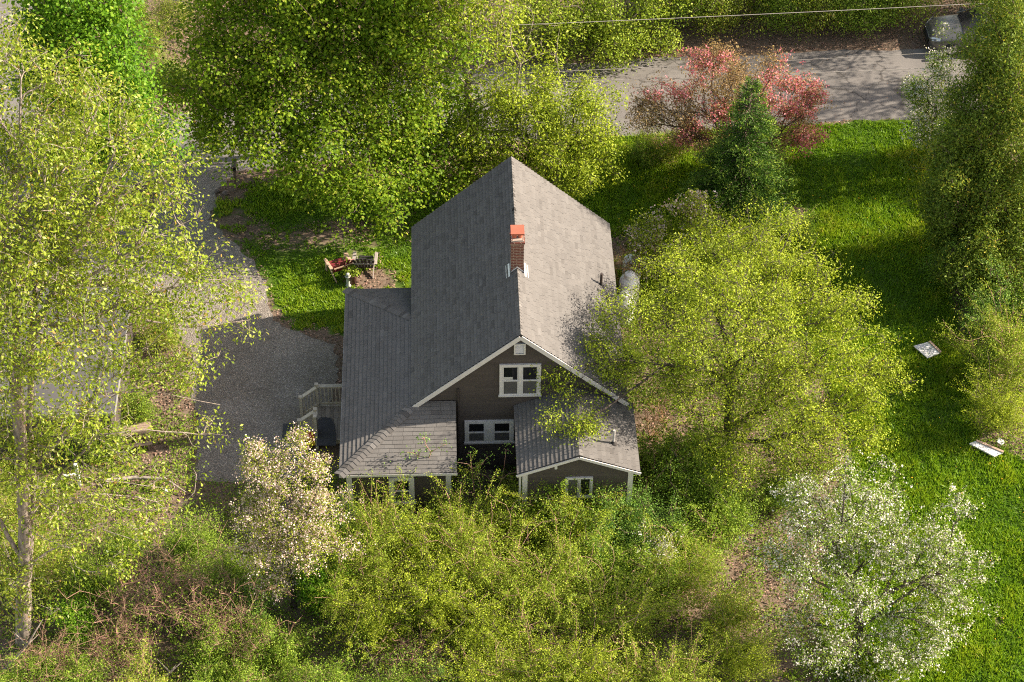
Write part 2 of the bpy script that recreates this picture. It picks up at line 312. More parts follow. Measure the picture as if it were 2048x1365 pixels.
def make_plant(name,label,cat,base,lobes,ntips,per,size,leaf,bark,trunk_r=.15,guides=None,cr=.3,seed=1,shell=.4,blossom=None,bfrac=.3,bsize=.06,
               aspect=.6,group=None,twigs=2,twk=.8,wpath=.35,extra=None,flat=.75,droop=0.,upb=.5,crown='crown',rmin=.008,bpart='blossoms',bare=0.,wands=0,wlen=.9,bmask=None,step=.45,pw=.5):
    rg=np.random.default_rng(seed); base=np.array(base,float); tips=lobetips(lobes,ntips,rg,shell)
    if extra is not None: tips=np.concatenate([tips,np.array(extra,float)])
    g=guides or [[base,base+(tips.mean(0)-base)*np.array([.5,.5,.55])]]
    P,par,cnt=skeleton(base,g,tips,step,wpath,rg)
    mx=cnt.max(); rad=np.maximum(trunk_r*(cnt/mx)**pw,rmin); i=np.arange(1,len(P)); pr=par[1:]
    r0=np.minimum(rad[pr],rad[i]*1.35+.002); 
    V,Fq=tubes(P[pr],P[i],r0,rad[i],5)
    parts=[(V,Fq)]
    # fine twigs at each tip
    if twigs:
        tt=np.repeat(tips,twigs,0); dd=norm(rg.normal(0,1,tt.shape)+np.array([0,0,.3])); e=tt+dd*cr*rg.uniform(.6,1.4,(len(tt),1))
        V2,F2=tubes(tt-dd*.02,e,np.full(len(tt),rmin*.8),np.full(len(tt),rmin*.35),3); parts.append((V2,F2))
    WC=[]
    if wands:
        i0=rg.integers(0,len(tips),wands); p=tips[i0]; c0=tips.mean(0); o=p-c0; o[:,2]=np.abs(o[:,2])*.5; dr=norm(norm(o)*.7+np.array([0,0,1.])+rg.normal(0,.3,p.shape)); Lw=wlen*rg.uniform(.5,1.3,wands)
        prev=p-dr*.3; m=7
        for q in range(1,m+1):
            s_=q/m; cur=p+dr*(Lw*s_)[:,None]; hv=dr.copy(); hv[:,2]=0; cur+=hv*(Lw*s_*s_*.35)[:,None]; cur[:,2]-=Lw*s_*s_*.22
            parts.append(tubes(prev,cur,np.full(wands,.007*(1.15-s_)),np.full(wands,.007*(1.05-s_)),3)); WC.append((prev+cur)/2); WC.append(cur); prev=cur
        WC=np.concatenate(WC)
    off=0; Vs=[];Fs=[]
    for a,b in parts: Vs.append(a);Fs.append(b+off);off+=len(a)
    root=empty(name,base,label,cat,group)
    tr=link('trunk' if trunk_r>.07 else 'stems',npmesh(name+'_wood',np.concatenate(Vs)-base,np.concatenate(Fs),smooth=True),bark,root)
    lt=tips if bare==0 else tips[rg.random(len(tips))>bare]
    V,Fq,tone=scatter(lt,per,cr,size,rg,aspect,upb,None,flat,droop)
    if wands:
        V2,F2,t2=scatter(WC,5,.045,size*.95,rg,aspect,.2,None,1.,0,.12); Fq=np.concatenate([Fq,F2+len(V)]); V=np.concatenate([V,V2]); tone=np.concatenate([tone,t2])
    link(crown,npmesh(name+'_leaves',V-base,Fq,{'tone':('FACE',tone)}),leaf,root)
    if blossom:
        m=rg.random(len(tips))<.9
        if bmask is not None: m&=bmask(tips)
        bt_=tips[m]; nb=max(1,int(per*bfrac))
        # small tight bunches
        bc=np.repeat(bt_,max(1,nb//5),0)+rg.normal(0,cr*.85,(len(bt_)*max(1,nb//5),3))*np.array([1,1,flat])
        V,Fq,tone=scatter(bc,5,bsize*.8,bsize,rg,.95,.3); link(bpart,npmesh(name+'_blossom',V-base,Fq,{'tone':('FACE',tone)}),blossom,root)
    return root
def copy_tree(o,loc,rz,sc,label,group=None):
    r=o.copy(); COL.objects.link(r); r.location=loc; r.rotation_euler=(0,0,rz); r.scale=(sc,sc,sc) if not isinstance(sc,tuple) else sc; r['label']=label
    if group: r['group']=group
    for ch in o.children:
        c=ch.copy(); COL.objects.link(c); c.parent=r
    return r
# ---------------------------------------------------------------- ground, road, drive
def gpoly(pts): return np.array([G(x,y)[:2] for x,y in pts])
def inpoly(x,y,poly):
    r=np.zeros(x.shape,bool); j=len(poly)-1
    for i in range(len(poly)):
        xi,yi=poly[i]; xj,yj=poly[j]
        c=((yi>y)!=(yj>y))&(x<(xj-xi)*(y-yi)/(yj-yi+1e-12)+xi); r^=c; j=i
    return r
def rough_edge(poly,step=.25,amp=.07,seed=3):
    rg=np.random.default_rng(seed); out=[]
    for a,b in zip(poly,np.roll(poly,-1,0)):
        L=np.linalg.norm(b-a); k=max(1,int(L/step)); nrm=np.array([-(b-a)[1],(b-a)[0]])/max(L,1e-6)
        for i in range(k):
            t=i/k; out.append(a+(b-a)*t+nrm*(amp*rg.normal()*.6+amp*1.2*math.sin(t*L*1.1+a[0])*(0<t)))
    return np.array(out)
P_road=gpoly([(-900,560),(-900,345),(0,238),(380,228),(700,170),(940,138),(1340,116),(1600,106),(1870,96),(2300,82),(2900,70),(2900,196),(2300,215),(2048,226),(1780,240),(1650,246),(1240,272),(1000,284),(800,304),(640,322),(470,343),(300,362),(0,402)])
P_side=gpoly([(-300,-60),(70,-60),(95,60),(70,150),(90,262),(-260,300)])
P_drive=gpoly([(330,352),(470,340),(432,392),(418,440),(455,480),(505,520),(535,560),(548,640),(600,665),(668,690),(668,800),(610,830),(600,960),(395,960),(388,800),(380,700),(330,600),(240,560),(110,560),(60,520),(200,470),(300,440)])
P_lawnL=gpoly([(400,370),(560,350),(900,340),(900,700),(585,660),(548,600),(520,540),(455,480),(415,430)])
P_lawnR=gpoly([(1120,300),(1240,275),(1650,250),(2000,238),(1900,420),(1880,560),(1930,700),(1960,880),(2120,960),(2300,1500),(1700,1500),(1640,1250),(1660,1050),(1700,900),(1620,700),(1500,620),(1240,600),(1120,500)])
P_yard=gpoly([(-100,780),(440,780),(440,980),(300,1040),(-100,1010)])
def grid_axis(lo,hi,step,far):
    a=list(np.arange(lo,hi,step)); e=[];d=step
    x=hi
    while x<far: e.append(x); d*=1.6; x+=d
    e.append(far); f=[]; x=lo-step; d=step
    while x>-far: f.append(x); d*=1.6; x-=d
    f.append(-far); return np.array(sorted(f)+a+e)
gx=grid_axis(-26,26,.3,400); gy=grid_axis(-13,34,.3,400); X,Y=np.meshgrid(gx,gy)
def blob(cx,cy,rx,ry,v): 
    c=G(cx,cy); return v*np.exp(-(((X-c[0])/rx)**2+((Y-c[1])/ry)**2))
lawn=inpoly(X,Y,P_lawnL)|inpoly(X,Y,P_lawnR)
D=np.where(lawn,.05,.62).astype(float)
D[inpoly(X,Y,P_yard)]=.5
for b in [(470,450,1.3,1.1,.6),(430,370,1.6,.9,1.0),(640,400,4.5,.9,.2),(800,420,3,1.0,.35),(700,455,2.5,.5,.4),(560,430,1.0,.5,-.3),(670,390,2,.7,-.3),(560,480,2,.8,.25),(740,570,1.1,1.0,.9),(700,490,4,.9,.42),(640,690,1.2,2.0,.4),(620,780,1.0,2.0,.3),(620,335,5,.7,.9),
          (900,330,5,1.2,.6),(1240,500,1.0,1.5,.7),(1590,440,.5,1.2,.8),(1300,300,3,.5,-.4),(1350,330,4,.9,.0),(1960,900,2,1,.3),(260,850,2.4,1.1,.8),(370,840,1.2,2.2,.8),(280,1000,3,1,.3),
          (1500,1180,2.,2.0,.5),(1780,1080,1.2,1.2,.5),(1990,1255,.3,.25,.9)]: D+=blob(*b)
verge=inpoly(X,Y,gpoly([(-900,345),(0,238),(380,228),(700,170),(940,138),(1340,116),(1600,106),(1870,96),(2900,70),(2900,-300),(-900,-300)])); D[verge]=.95
D=np.clip(D,0,1.2)
iy,ix=np.meshgrid(np.arange(len(gy)-1),np.arange(len(gx)-1),indexing='ij'); nx=len(gx); q=(iy*nx+ix).ravel()
me=npmesh('ground',np.stack([X.ravel(),Y.ravel(),np.zeros(X.size)],1),np.stack([q,q+1,q+1+nx,q+nx],1),{'dirt':('POINT',D.ravel())})
tag(link('ground',me,m_ground),kind='structure')
def sheet(name,poly,z,m):
    b=MB(); b.face([(x,y,z) for x,y in poly]); o=b.build(name,m); return tag(o,kind='structure')
sheet('road',rough_edge(P_road,.3,.06),.004,m_road)
sheet('side_road',rough_edge(P_side,.3,.06,5),.008,m_road)
sheet('driveway',rough_edge(P_drive,.2,.09,4),.012,m_gravel)
P_house=np.array([(-5.5,-1.9),(-5.5,6.1),(-3.3,8.5),(3.3,8.5),(3.3,-2.5),(0,-2.5),(0,.2),(-2.3,.2),(-2.3,-1.9)])
P_deck=np.array([(-7.9,.2),(-7.9,4.),(-5.4,4.),(-5.4,.2)])
HARD=[rough_edge(P_road,.3,.06),P_side,rough_edge(P_drive,.2,.09,4),P_house,P_deck]
from functools import lru_cache
def dirt_at(x,y):
    i=np.clip(np.searchsorted(gx,x)-1,0,len(gx)-2); j=np.clip(np.searchsorted(gy,y)-1,0,len(gy)-2); return D[j,i]
def hard(x,y):
    h=np.zeros(x.shape,bool)
    for p in HARD: h|=inpoly(x,y,p)
    return h
def vnoise(x,y,s,seed=0):
    r=np.random.default_rng(seed); T=r.random((64,64)); u=x/s; v=y/s; i=np.floor(u).astype(int); j=np.floor(v).astype(int); a=u-i; b=v-j; a=a*a*(3-2*a); b=b*b*(3-2*b)
    g=lambda p,q:T[p%64,q%64]
    return (g(i,j)*(1-a)+g(i+1,j)*a)*(1-b)+(g(i,j+1)*(1-a)+g(i+1,j+1)*a)*b
# grass
def make_grass():
    rg=np.random.default_rng(11); n=900000; x=rg.uniform(-22,22,n); y=rg.uniform(-10,20,n)
    L=inpoly(x,y,P_lawnL)|inpoly(x,y,P_lawnR); Yd=inpoly(x,y,P_yard)&(rg.random(n)<.35)
    W=~L&(rg.random(n)<.2)
    d=dirt_at(x,y)+(vnoise(x,y,.5,2)-.5)*.7+(vnoise(x,y,.17,3)-.5)*.5
    keep=(L|Yd|W)&~hard(x,y)&(d<.58-.1*W)
    x=x[keep];y=y[keep]; k=len(x); pn=vnoise(x,y,2.3,4)*.45+vnoise(x,y,.8,15)*.3+vnoise(x,y,.3,5)*.25; pn=np.clip((pn-.5)*1.5+.5,0,1)
    h=(.05+.16*pn)*rg.uniform(.6,1.3,k)*np.where(x>3,1.25,.75); a=rg.uniform(0,2*np.pi,k); wd=.018+.012*rg.random(k)
    lean=rg.normal(0,.45,(k,2))*h[:,None]; b=np.stack([np.cos(a),np.sin(a)],1)*wd[:,None]
    V=np.zeros((k,3,3)); V[:,0,:2]=np.stack([x,y],1)-b; V[:,1,:2]=np.stack([x,y],1)+b; V[:,2,:2]=np.stack([x,y],1)+lean; V[:,2,2]=h
    tone=np.clip(pn*.9+rg.normal(0,.16,k)-.05,0,1)
    o=link('grass',npmesh('grass',V.reshape(-1,3),np.arange(3*k).reshape(-1,3),{'tone':('FACE',tone)}),m_grass); tag(o,kind='stuff'); print('grass',k)
make_grass()
def flat_leaves(name,n,box,mask,mat,size=.07,zr=(.01,.05),tb=0.,seed=5,up=3.):
    rg=np.random.default_rng(seed); x=rg.uniform(box[0],box[1],n); y=rg.uniform(box[2],box[3],n); k=mask(x,y,rg); x=x[k];y=y[k]; n=len(x)
    C=np.stack([x,y,rg.uniform(zr[0],zr[1],n)],1); ax=norm(rg.normal(0,1,(n,3))*np.array([1,1,.25])); nr=norm(rg.normal(0,1,(n,3))+np.array([0,0,up]))
    l=size*rg.uniform(.5,1.3,n); V,Fq=leafquads(C,ax,nr,l,l*.7); tone=np.clip(rg.normal(.5+tb,.25,n),0,1)
    o=link(name,npmesh(name,V,Fq,{'tone':('FACE',tone)}),mat); tag(o,kind='stuff'); print(name,n)
drv=rough_edge(P_drive,.2,.09,4)
flat_leaves('leaf_litter',260000,(-24,24,-10,28),lambda x,y,rg:(dirt_at(x,y)+(vnoise(x,y,.6,8)-.5)*.6>.55)&~hard(x,y),m_litter,.075)
flat_leaves('weeds',330000,(-20,20,-11,12),lambda x,y,rg:(vnoise(x,y,1.1,9)*.6+vnoise(x,y,.35,10)*.4>.42)&~hard(x,y)&~inpoly(x,y,P_lawnR)&~inpoly(x,y,P_lawnL)&((y<3.5)|(x>3)|(x<-10)),L_mid,.07,(.03,.3),seed=6,up=1.)
rgd=np.random.default_rng(2)
def dandmask(x,y,rg): return inpoly(x,y,P_lawnR)&~hard(x,y)
flat_leaves('dandelions',420,(4,20,-8,18),dandmask,B_yel,.06,(.2,.26),seed=9)
flat_leaves('fallen_leaves',2500,(-24,24,10,26),lambda x,y,rg:inpoly(x,y,P_road)|inpoly(x,y,P_drive),m_litter,.05,(.02,.03),-.1,12)

# ---------------------------------------------------------------- house
L_,H_,HE,W_=8.671,6.403,3.301,3.447; WX,WY,WZ,WL=-5.74,-2.15,2.504,6.40; AX0,AX1,AYF,AZ,AR=-.18,3.65,-2.78,3.059,3.856; AM=(AX0+AX1)/2
house=empty('house',(0,3,0),'brown clapboard house with a steep grey shingle roof and red brick chimney','house'); HO=np.array([0,3,0.])
def hb(mb,name,m,parent=None,**k):
    mb.v=[(x,y-3,z) for x,y,z in mb.v]; o=mb.build(name,m,parent or house,**k); return o
def clip(poly,a,b,c):   # keep a*x+b*y<=c
    out=[]
    for i in range(len(poly)):
        p=poly[i];q=poly[(i+1)%len(poly)]; fp=a*p[0]+b*p[1]-c; fq=a*q[0]+b*q[1]-c
        if fp<=1e-9: out.append(p)
        if (fp<0<fq) or (fq<0<fp): t=fp/(fp-fq); out.append((p[0]+(q[0]-p[0])*t,p[1]+(q[1]-p[1])*t))
    return out
def clipconv(poly,conv):
    for i in range(len(conv)):
        a=conv[i];b=conv[(i+1)%len(conv)]; nx_,ny_=(b[1]-a[1]),-(b[0]-a[0]); poly=clip(poly,nx_,ny_,nx_*a[0]+ny_*a[1])
        if len(poly)<3: return []
    return poly
def plane_frame(pts):
    p=[np.array(q,float) for q in pts]; n=np.cross(p[1]-p[0],p[2]-p[0]); n/=np.linalg.norm(n)
    if n[2]<0: n=-n
    u=np.cross((0,0,1.),n); u/=np.linalg.norm(u); v=np.cross(n,u); return p[0],u,v,n
def shingle_plane(mb,under,pts,expo=.145,tabw=.30,thick=.014,rough=0.,seed=0,sag=None,tone0=.5):
    """rows of separate shingle tabs laid up a roof plane"""
    o,u,v,n=plane_frame(pts); uv=[((np.array(p)-o)@u,(np.array(p)-o)@v) for p in pts]
    ar=sum(uv[i][0]*uv[(i+1)%len(uv)][1]-uv[(i+1)%len(uv)][0]*uv[i][1] for i in range(len(uv)))
    if ar<0: uv=uv[::-1]
    rg=random.Random(seed); us=[a for a,b in uv]; vs=[b for a,b in uv]; v0=min(vs); row=0
    W=lambda a,b,h: o+u*a+v*b+n*h
    th=.10; top=[W(a,b,-.004) for a,b in uv]; bot=[W(a,b,-.004)-np.array([0,0,th]) for a,b in uv]
    m=len(uv); under.raw(top+bot,[tuple(range(m)),tuple(range(2*m-1,m-1,-1))]+[(i,i+m,(i+1)%m+m,(i+1)%m) for i in range(m)])
    while v0<max(vs):
        x=min(us)-rg.random()*tabw; rt=rg.gauss(0,.05)
        while x<max(us):
            wd=tabw*(rg.choice([.55,.75,1,1.15]) if rough else 1.); g=.006
            q=clipconv([(x+g/2,v0),(x+wd-g/2,v0),(x+wd-g/2,v0+expo),(x+g/2,v0+expo)],uv)
            if len(q)>=3:
                t=min(1,max(.3,rg.gauss(tone0+.08,.08)+rt)); hh=thick*(1+(rg.random()*rough))
                h=lambda b:.003+hh*(1-(b-v0)/expo)
                mb.face([W(a,b,h(b)) for a,b in q],t)
                lo=sorted([a for a,b in q if abs(b-v0)<1e-6])
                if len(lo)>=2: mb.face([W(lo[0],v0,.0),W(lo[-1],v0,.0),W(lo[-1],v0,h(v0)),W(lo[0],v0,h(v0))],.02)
                for xe in (x+g/2,x+wd-g/2):
                    e=sorted([b for a,b in q if abs(a-xe)<1e-6])
                    if len(e)>=2: mb.face([W(xe,e[0],0),W(xe,e[-1],0),W(xe,e[-1],h(e[-1])),W(xe,e[0],h(e[0]))],t*.8)
            x+=wd
        v0+=expo; row+=1
def caps(mb,p,q,nl,nr,step=.14,half=.13,seed=1,wob=0.):
    """folded ridge/hip caps from p (low) to q; nl,nr = downslope unit directions each side"""
    p=np.array(p,float);q=np.array(q,float); d=q-p; L=np.linalg.norm(d); d/=L; rg=random.Random(seed); k=int(L/step)
    up=norm(np.array([0,0,1.])-d*d[2]); nl=norm(np.array(nl,float)); nr=norm(np.array(nr,float))
    for i in range(k+1):
        a=p+d*i*step; b=p+d*min(L,(i+1)*step+.03); t=min(1,max(0,rg.gauss(.5,.2))); j=rg.uniform(-.01,.01)
        a0=a+up*.034; b0=b+up*.018
        for s in (nl,nr):
            al=a0+s*(half+j); bl=b0+s*(half+j); mb.face([a0,b0,bl,al],t); mb.face([a0-up*.02,a0,al,al-up*.02],t*.6); mb.face([al,bl,bl-up*.02,al-up*.02],t*.7)
rs=(HE-H_)/W_
roof=MB(); und=MB()
RA=(0,0,H_);RB=(0,L_,H_)
shingle_plane(roof,und,[(-W_,0,HE),RA,RB,(-W_,L_,HE)],rough=.35,seed=1,tone0=.45,thick=.03)
shingle_plane(roof,und,[(W_,0,HE),RA,RB,(W_,L_,HE)],rough=.35,seed=2,tone0=.52,thick=.028)
caps(roof,(0,0,H_),(0,L_,H_),(-1,0,rs),(1,0,rs))
main_roof=hb(roof,'roof',m_shingle); hb(und,'roof_deck',m_under,main_roof)
# wrap-around wing roof
wing=MB(); und=MB()
shingle_plane(wing,und,[(WX,WY,WZ),(-W_+.03,0,HE),(-W_+.03,WL-2.29,HE),(WX,WL,WZ)],rough=.1,seed=3,tabw=.3,tone0=.55,thick=.026)
shingle_plane(wing,und,[(WX,WY,WZ),(-2.05,WY,WZ),(-2.05,.15,HE+.055),(-W_+.16,.15,HE+.055)],rough=0,seed=4,tabw=.33,expo=.142,tone0=.6)
shingle_plane(wing,und,[(WX,WL,WZ),(-W_+.1,WL,WZ),(-W_+.1,WL-2.35,HE)],rough=.3,seed=5,tone0=.5)
caps(wing,(WX,WY,WZ),(-W_,0,HE),(.7,-.7,-.25),(-.9,.45,-.2),half=.19,step=.15)
caps(wing,(WX,WL,WZ),(-W_,WL-2.29,HE),(.6,.7,-.25),(-.7,-.6,-.2),half=.17,step=.15)
wing_roof=hb(wing,'wing_roof',m_shingle); hb(und,'roof_deck',m_under,wing_roof)
ann=MB(); und=MB()
shingle_plane(ann,und,[(AX0,AYF,AZ),(AM,AYF,AR),(AM,.18,AR),(AX0,.18,AZ)],rough=.15,seed=6,thick=.022,tabw=.3,tone0=.5)
shingle_plane(ann,und,[(AX1,AYF,AZ),(AM,AYF,AR),(AM,.18,AR),(AX1,.18,AZ)],rough=.3,seed=7,tone0=.45)
asl=(AZ-AR)/(AM-AX0)
caps(ann,(AM,AYF,AR),(AM,.15,AR),(-1,0,asl),(1,0,asl),half=.12)
annex_roof=hb(ann,'annex_roof',m_shingle); hb(und,'roof_deck',m_under,annex_roof)
# clapboard walls : polygons in a vertical plane
def siding(mb,P0,ud,poly,expo=.105,th=.012,seed=0,nrm=None):
    P0=np.array(P0,float); ud=np.array(ud,float); nrm=np.array(nrm,float); rg=random.Random(seed)
    ar=sum(poly[i][0]*poly[(i+1)%len(poly)][1]-poly[(i+1)%len(poly)][0]*poly[i][1] for i in range(len(poly)))
    if ar<0: poly=poly[::-1]
    z=min(b for a,b in poly); zm=max(b for a,b in poly); xs=[a for a,b in poly]
    W=lambda a,b,h:P0+ud*a+np.array([0,0,b])+nrm*h
    while z<zm:
        x=min(xs)
        while x<max(xs):
            wd=rg.choice([1.8,2.4,3.0]); q=clipconv([(x,z),(x+wd-.004,z),(x+wd-.004,z+expo),(x,z+expo)],poly)
            if len(q)>=3:
                t=min(1,max(0,rg.gauss(.5,.2))); mb.face([W(a,b,.002+th*(1-(b-z)/expo)) for a,b in q],t)
                lo=sorted([a for a,b in q if abs(b-z)<1e-6])
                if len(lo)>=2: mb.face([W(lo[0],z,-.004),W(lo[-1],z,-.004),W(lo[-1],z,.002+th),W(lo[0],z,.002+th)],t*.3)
            x+=wd
        z+=expo
def slabwall(mb,P0,ud,poly,nrm,th=.1):
    P0=np.array(P0,float);ud=np.array(ud,float);nrm=np.array(nrm,float); m=len(poly)
    a=[P0+ud*x+np.array([0,0,z])-nrm*.006 for x,z in poly]; b=[p-nrm*th for p in a]
    mb.raw(a+b,[tuple(range(m)),tuple(range(2*m-1,m-1,-1))]+[(i,i+m,(i+1)%m+m,(i+1)%m) for i in range(m)],.5)
wl=MB()
def wall(P0,ud,poly,nrm,seed): siding(wl,P0,ud,poly,seed=seed,nrm=nrm); slabwall(wl,P0,ud,poly,nrm)
hw=3.2; zt=HE-.14; 
wall((0,.2,0),(1,0,0),[(-hw,0),(hw,0),(hw,zt),(0,H_-.2),(-hw,zt)],(0,-1,0),1)
wall((0,L_-.2,0),(1,0,0),[(-hw,0),(hw,0),(hw,zt),(0,H_-.2),(-hw,zt)],(0,1,0),2)
wall((hw,0,0),(0,1,0),[(.21,0),(L_-.21,0),(L_-.21,zt),(.21,zt)],(1,0,0),3)
wall((-hw,0,0),(0,1,0),[(.21,0),(L_-.21,0),(L_-.21,zt),(.21,zt)],(-1,0,0),4)
wx0,wx1,wy0,wy1=WX+.22,-2.27,WY+.2,WL-.22; wz=WZ-.05
wall((0,wy0,0),(1,0,0),[(wx0,0),(wx1,0),(wx1,wz),(wx0,wz)],(0,-1,0),5)
wall((wx0,0,0),(0,1,0),[(wy0+.01,0),(wy1-.01,0),(wy1-.01,wz),(wy0+.01,wz)],(-1,0,0),6)
wall((0,wy1,0),(1,0,0),[(wx0,0),(-hw-.01,0),(-hw-.01,wz),(wx0,wz)],(0,1,0),7)
wall((wx1,0,0),(0,1,0),[(wy0+.01,0),(.19,0),(.19,HE-.1),(wy0+.01,wz)],(1,0,0),8)
ax0,ax1,ay0=AX0+.2,AX1-.22,AYF+.16
wall((0,ay0,0),(1,0,0),[(ax0,0),(ax1,0),(ax1,AZ-.05),(AM,AR-.13),(ax0,AZ-.05)],(0,-1,0),9)
wall((ax0,0,0),(0,1,0),[(ay0+.01,0),(.19,0),(.19,AZ-.05),(ay0+.01,AZ-.05)],(-1,0,0),10)
wall((ax1,0,0),(0,1,0),[(ay0+.01,0),(.19,0),(.19,AZ-.05),(ay0+.01,AZ-.05)],(1,0,0),11)
hb(wl,'wall',m_siding)
# rake boards
def rake(A,B,wd=.15,th=.03,y=None,name='rake_board'):
    mb=MB(); A=np.array(A,float);B=np.array(B,float); mb.beam(A,B,th,wd,upv=(0,0,1)); return hb(mb,name,m_trim)
yk=-.012
rake((-W_-.02,yk,HE-.11),(0,yk,H_-.115),.15); rake((W_+.02,yk-.003,HE-.11),(0,yk-.003,H_-.115),.15)
rake((AX0-.02,AYF-.012,AZ-.09),(AM,AYF-.012,AR-.095),.10); rake((AX1+.02,AYF-.015,AZ-.09),(AM,AYF-.015,AR-.095),.10)
def trimbox(a,b,name='corner_trim',m=None): mb=MB(); mb.box(a,b); return hb(mb,name,m or m_trim)
trimbox((wx0-.03,wy0-.03,0),(wx0+.14,wy0+.1,wz-.1)); trimbox((wx1-.14,wy0-.03,0),(wx1+.03,wy0+.1,wz-.1))
trimbox((ax0-.03,ay0-.03,0),(ax0+.13,ay0+.1,AZ-.12)); trimbox((ax1-.13,ay0-.03,0),(ax1+.03,ay0+.1,AZ-.12))
trimbox((WX-.01,WY-.022,WZ-.12),(-2.04,WY-.001,WZ-.02),'eave_fascia'); trimbox((WX-.022,WY,WZ-.12),(WX-.001,WL,WZ-.02),'eave_fascia')
trimbox((AX0+.06,ay0-.02,0),(AX0+.13,ay0-.0,AZ-.2),'corner_trim')
# gable vent
p0=AY(1028,687,.17); p1=AY(1051,708,.17)
vb=MB(); x0,x1,z0,z1=p0[0],p1[0],p1[2],p0[2]
vb.box((x0,.12,z0),(x0+.05,.19,z1)); vb.box((x1-.05,.12,z0),(x1,.19,z1)); vb.box((x0+.05,.12,z0),(x1-.05,.19,z0+.04)); vb.box((x0+.05,.12,z1-.04),(x1-.05,.19,z1))
gv=hb(vb,'gable_vent',m_wt); vb=MB()
for i in range(6):
    z=z0+.06+i*(z1-z0-.1)/6; vb.raw([(x0+.05,.14,z),(x1-.05,.14,z),(x1-.05,.18,z+.055),(x0+.05,.18,z+.055)],[(0,1,2,3)])
hb(vb,'louver',m_wt,gv)
def window(px0,py0,px1,py1,Yw,units,fw_=.11,vert=True,low=m_screen,up_=m_glass,mull=.1,blind=False):
    """double-hung or sliding window seen from the front; pixel corners of its outer frame on wall plane Yw"""
    a=AY(px0,py0,Yw); b=AY(px1,py1,Yw); x0,x1,z0,z1=a[0],b[0],b[2],a[2]; y=Yw
    f=MB(); d0,d1=y-.045,y+.05
    f.box((x0,d0,z0),(x0+fw_,d1,z1)); f.box((x1-fw_,d0,z0),(x1,d1,z1)); f.box((x0+fw_,d0,z1-fw_),(x1-fw_,d1,z1)); f.box((x0-.03,d0-.03,z0),(x1+.03,d1,z0+fw_*.6))
    wi=hb(f,'window',m_wt); x0+=fw_;x1-=fw_;z1-=fw_;z0+=fw_*.6; uw=(x1-x0-mull*(units-1))/units
    s=MB(); pu=MB(); pl=MB(); bl=MB()  # each pane becomes an object
    for i in range(units):
        u0=x0+i*(uw+mull); u1=u0+uw; e=.045
        if i: s.box((u0-mull,d0+.004,z0),(u0,d1,z1))
        if vert:
            zm=(z0+z1)/2
            for (za,zb,yy,pm) in ((zm-.02,z1,y-.02,pu),(z0,zm+.02,y-.035,pl)):
                s.box((u0,yy,za),(u0+e,d1,zb)); s.box((u1-e,yy,za),(u1,d1,zb)); s.box((u0+e,yy,za),(u1-e,d1,za+e)); s.box((u0+e,yy,zb-e),(u1-e,d1,zb))
                pm.box((u0+e,yy+.015,za+e),(u1-e,yy+.018,zb-e))
            if blind: bl.box((u0+e,y-.01,zm+.03),(u0+e+(uw*.55 if i==0 else 0.01),y-.006,zm+.15 if i==0 else zm+.04))
        else:
            yy=y-.03+.015*i; s.box((u0,yy,z0),(u0+e,d1,z1)); s.box((u1-e,yy,z0),(u1,d1,z1)); s.box((u0+e,yy,z0),(u1-e,d1,z0+e)); s.box((u0+e,yy,z1-e),(u1-e,d1,z1))
            (pl if i==0 else pu).box((u0+e,yy+.012,z0+e),(u1-e,yy+.015,z1-e))
    hb(s,'sash',m_wt,wi)
    for mb_,mt_,nm_ in [(pu,up_,'pane'),(pl,low,'pane')]+([(bl,m_blind,'blind')] if blind else []):
        for q in range(len(mb_.v)//8):
            b_=MB(); b_.v=mb_.v[q*8:q*8+8]; b_.f=mb_.f[:6]; b_.t=mb_.t[:6]; hb(b_,nm_,mt_,wi)
    return wi
window(999,729,1081,790,.17,2,.09,blind=True,mull=.09)
window(929,842,1027,884,.17,2,.10,mull=.26)
window(777,955,830,1006,wy0-.03,1,.13)
window(1131,955,1184,993,ay0-.03,2,.05,vert=False,mull=.02)
# downspout / conduit beside the wing roof
c=AY(916,779,.12); mb=MB(); mb.tube([(c[0],.14,c[2]),(c[0],.14,.1)],.035,8); hb(mb,'downspout',plain('conduit_brown',(.05,.04,.036),.5))
# porch lamp under annex gable
p=AY(1112,932,ay0-.06); mb=MB(); mb.box((p[0]-.04,ay0-.1,p[2]-.12),(p[0]+.04,ay0-.015,p[2]+.06)); hb(mb,'wall_lamp',m_trim)
# chimney
cy0,cy1=3.02,3.46; czt=H_+1.13
ch=MB(); ch.box((-.205,cy0,H_-.6),(.205,cy1,czt)); chim=hb(ch,'chimney',m_brick,main_roof)
ch=MB(); ch.box((-.235,cy0-.03,czt-.07),(.235,cy1+.03,czt-.003)); hb(ch,'corbel',m_brick,chim)
ch=MB(); ch.box((-.2,cy0+.01,czt),(.2,cy1-.01,czt+.04)); hb(ch,'crown',m_mortar,chim)
ch=MB()
for sx in (-.09,.09): ch.tube([(sx,(cy0+cy1)/2,czt+.03),(sx,(cy0+cy1)/2,czt+.26)],.07,12)
hb(ch,'flue',m_clay,chim)
for sx in (-.17,.17):
    for yy in (cy0+.05,cy1-.05): ch=MB(); ch.box((sx-.012,yy-.012,czt+.03),(sx+.012,yy+.012,czt+.33)); hb(ch,'cap_leg',m_cap,chim)
ch=MB(); ch.box((-.215,cy0-.0,czt+.33),(.215,cy1+.0,czt+.355)); ch.box((-.215,cy0,czt+.29),(.215,cy0+.012,czt+.33)); ch.box((-.215,cy1-.012,czt+.29),(.215,cy1,czt+.33)); hb(ch,'chimney_cap',m_cap,chim)
ch=MB()
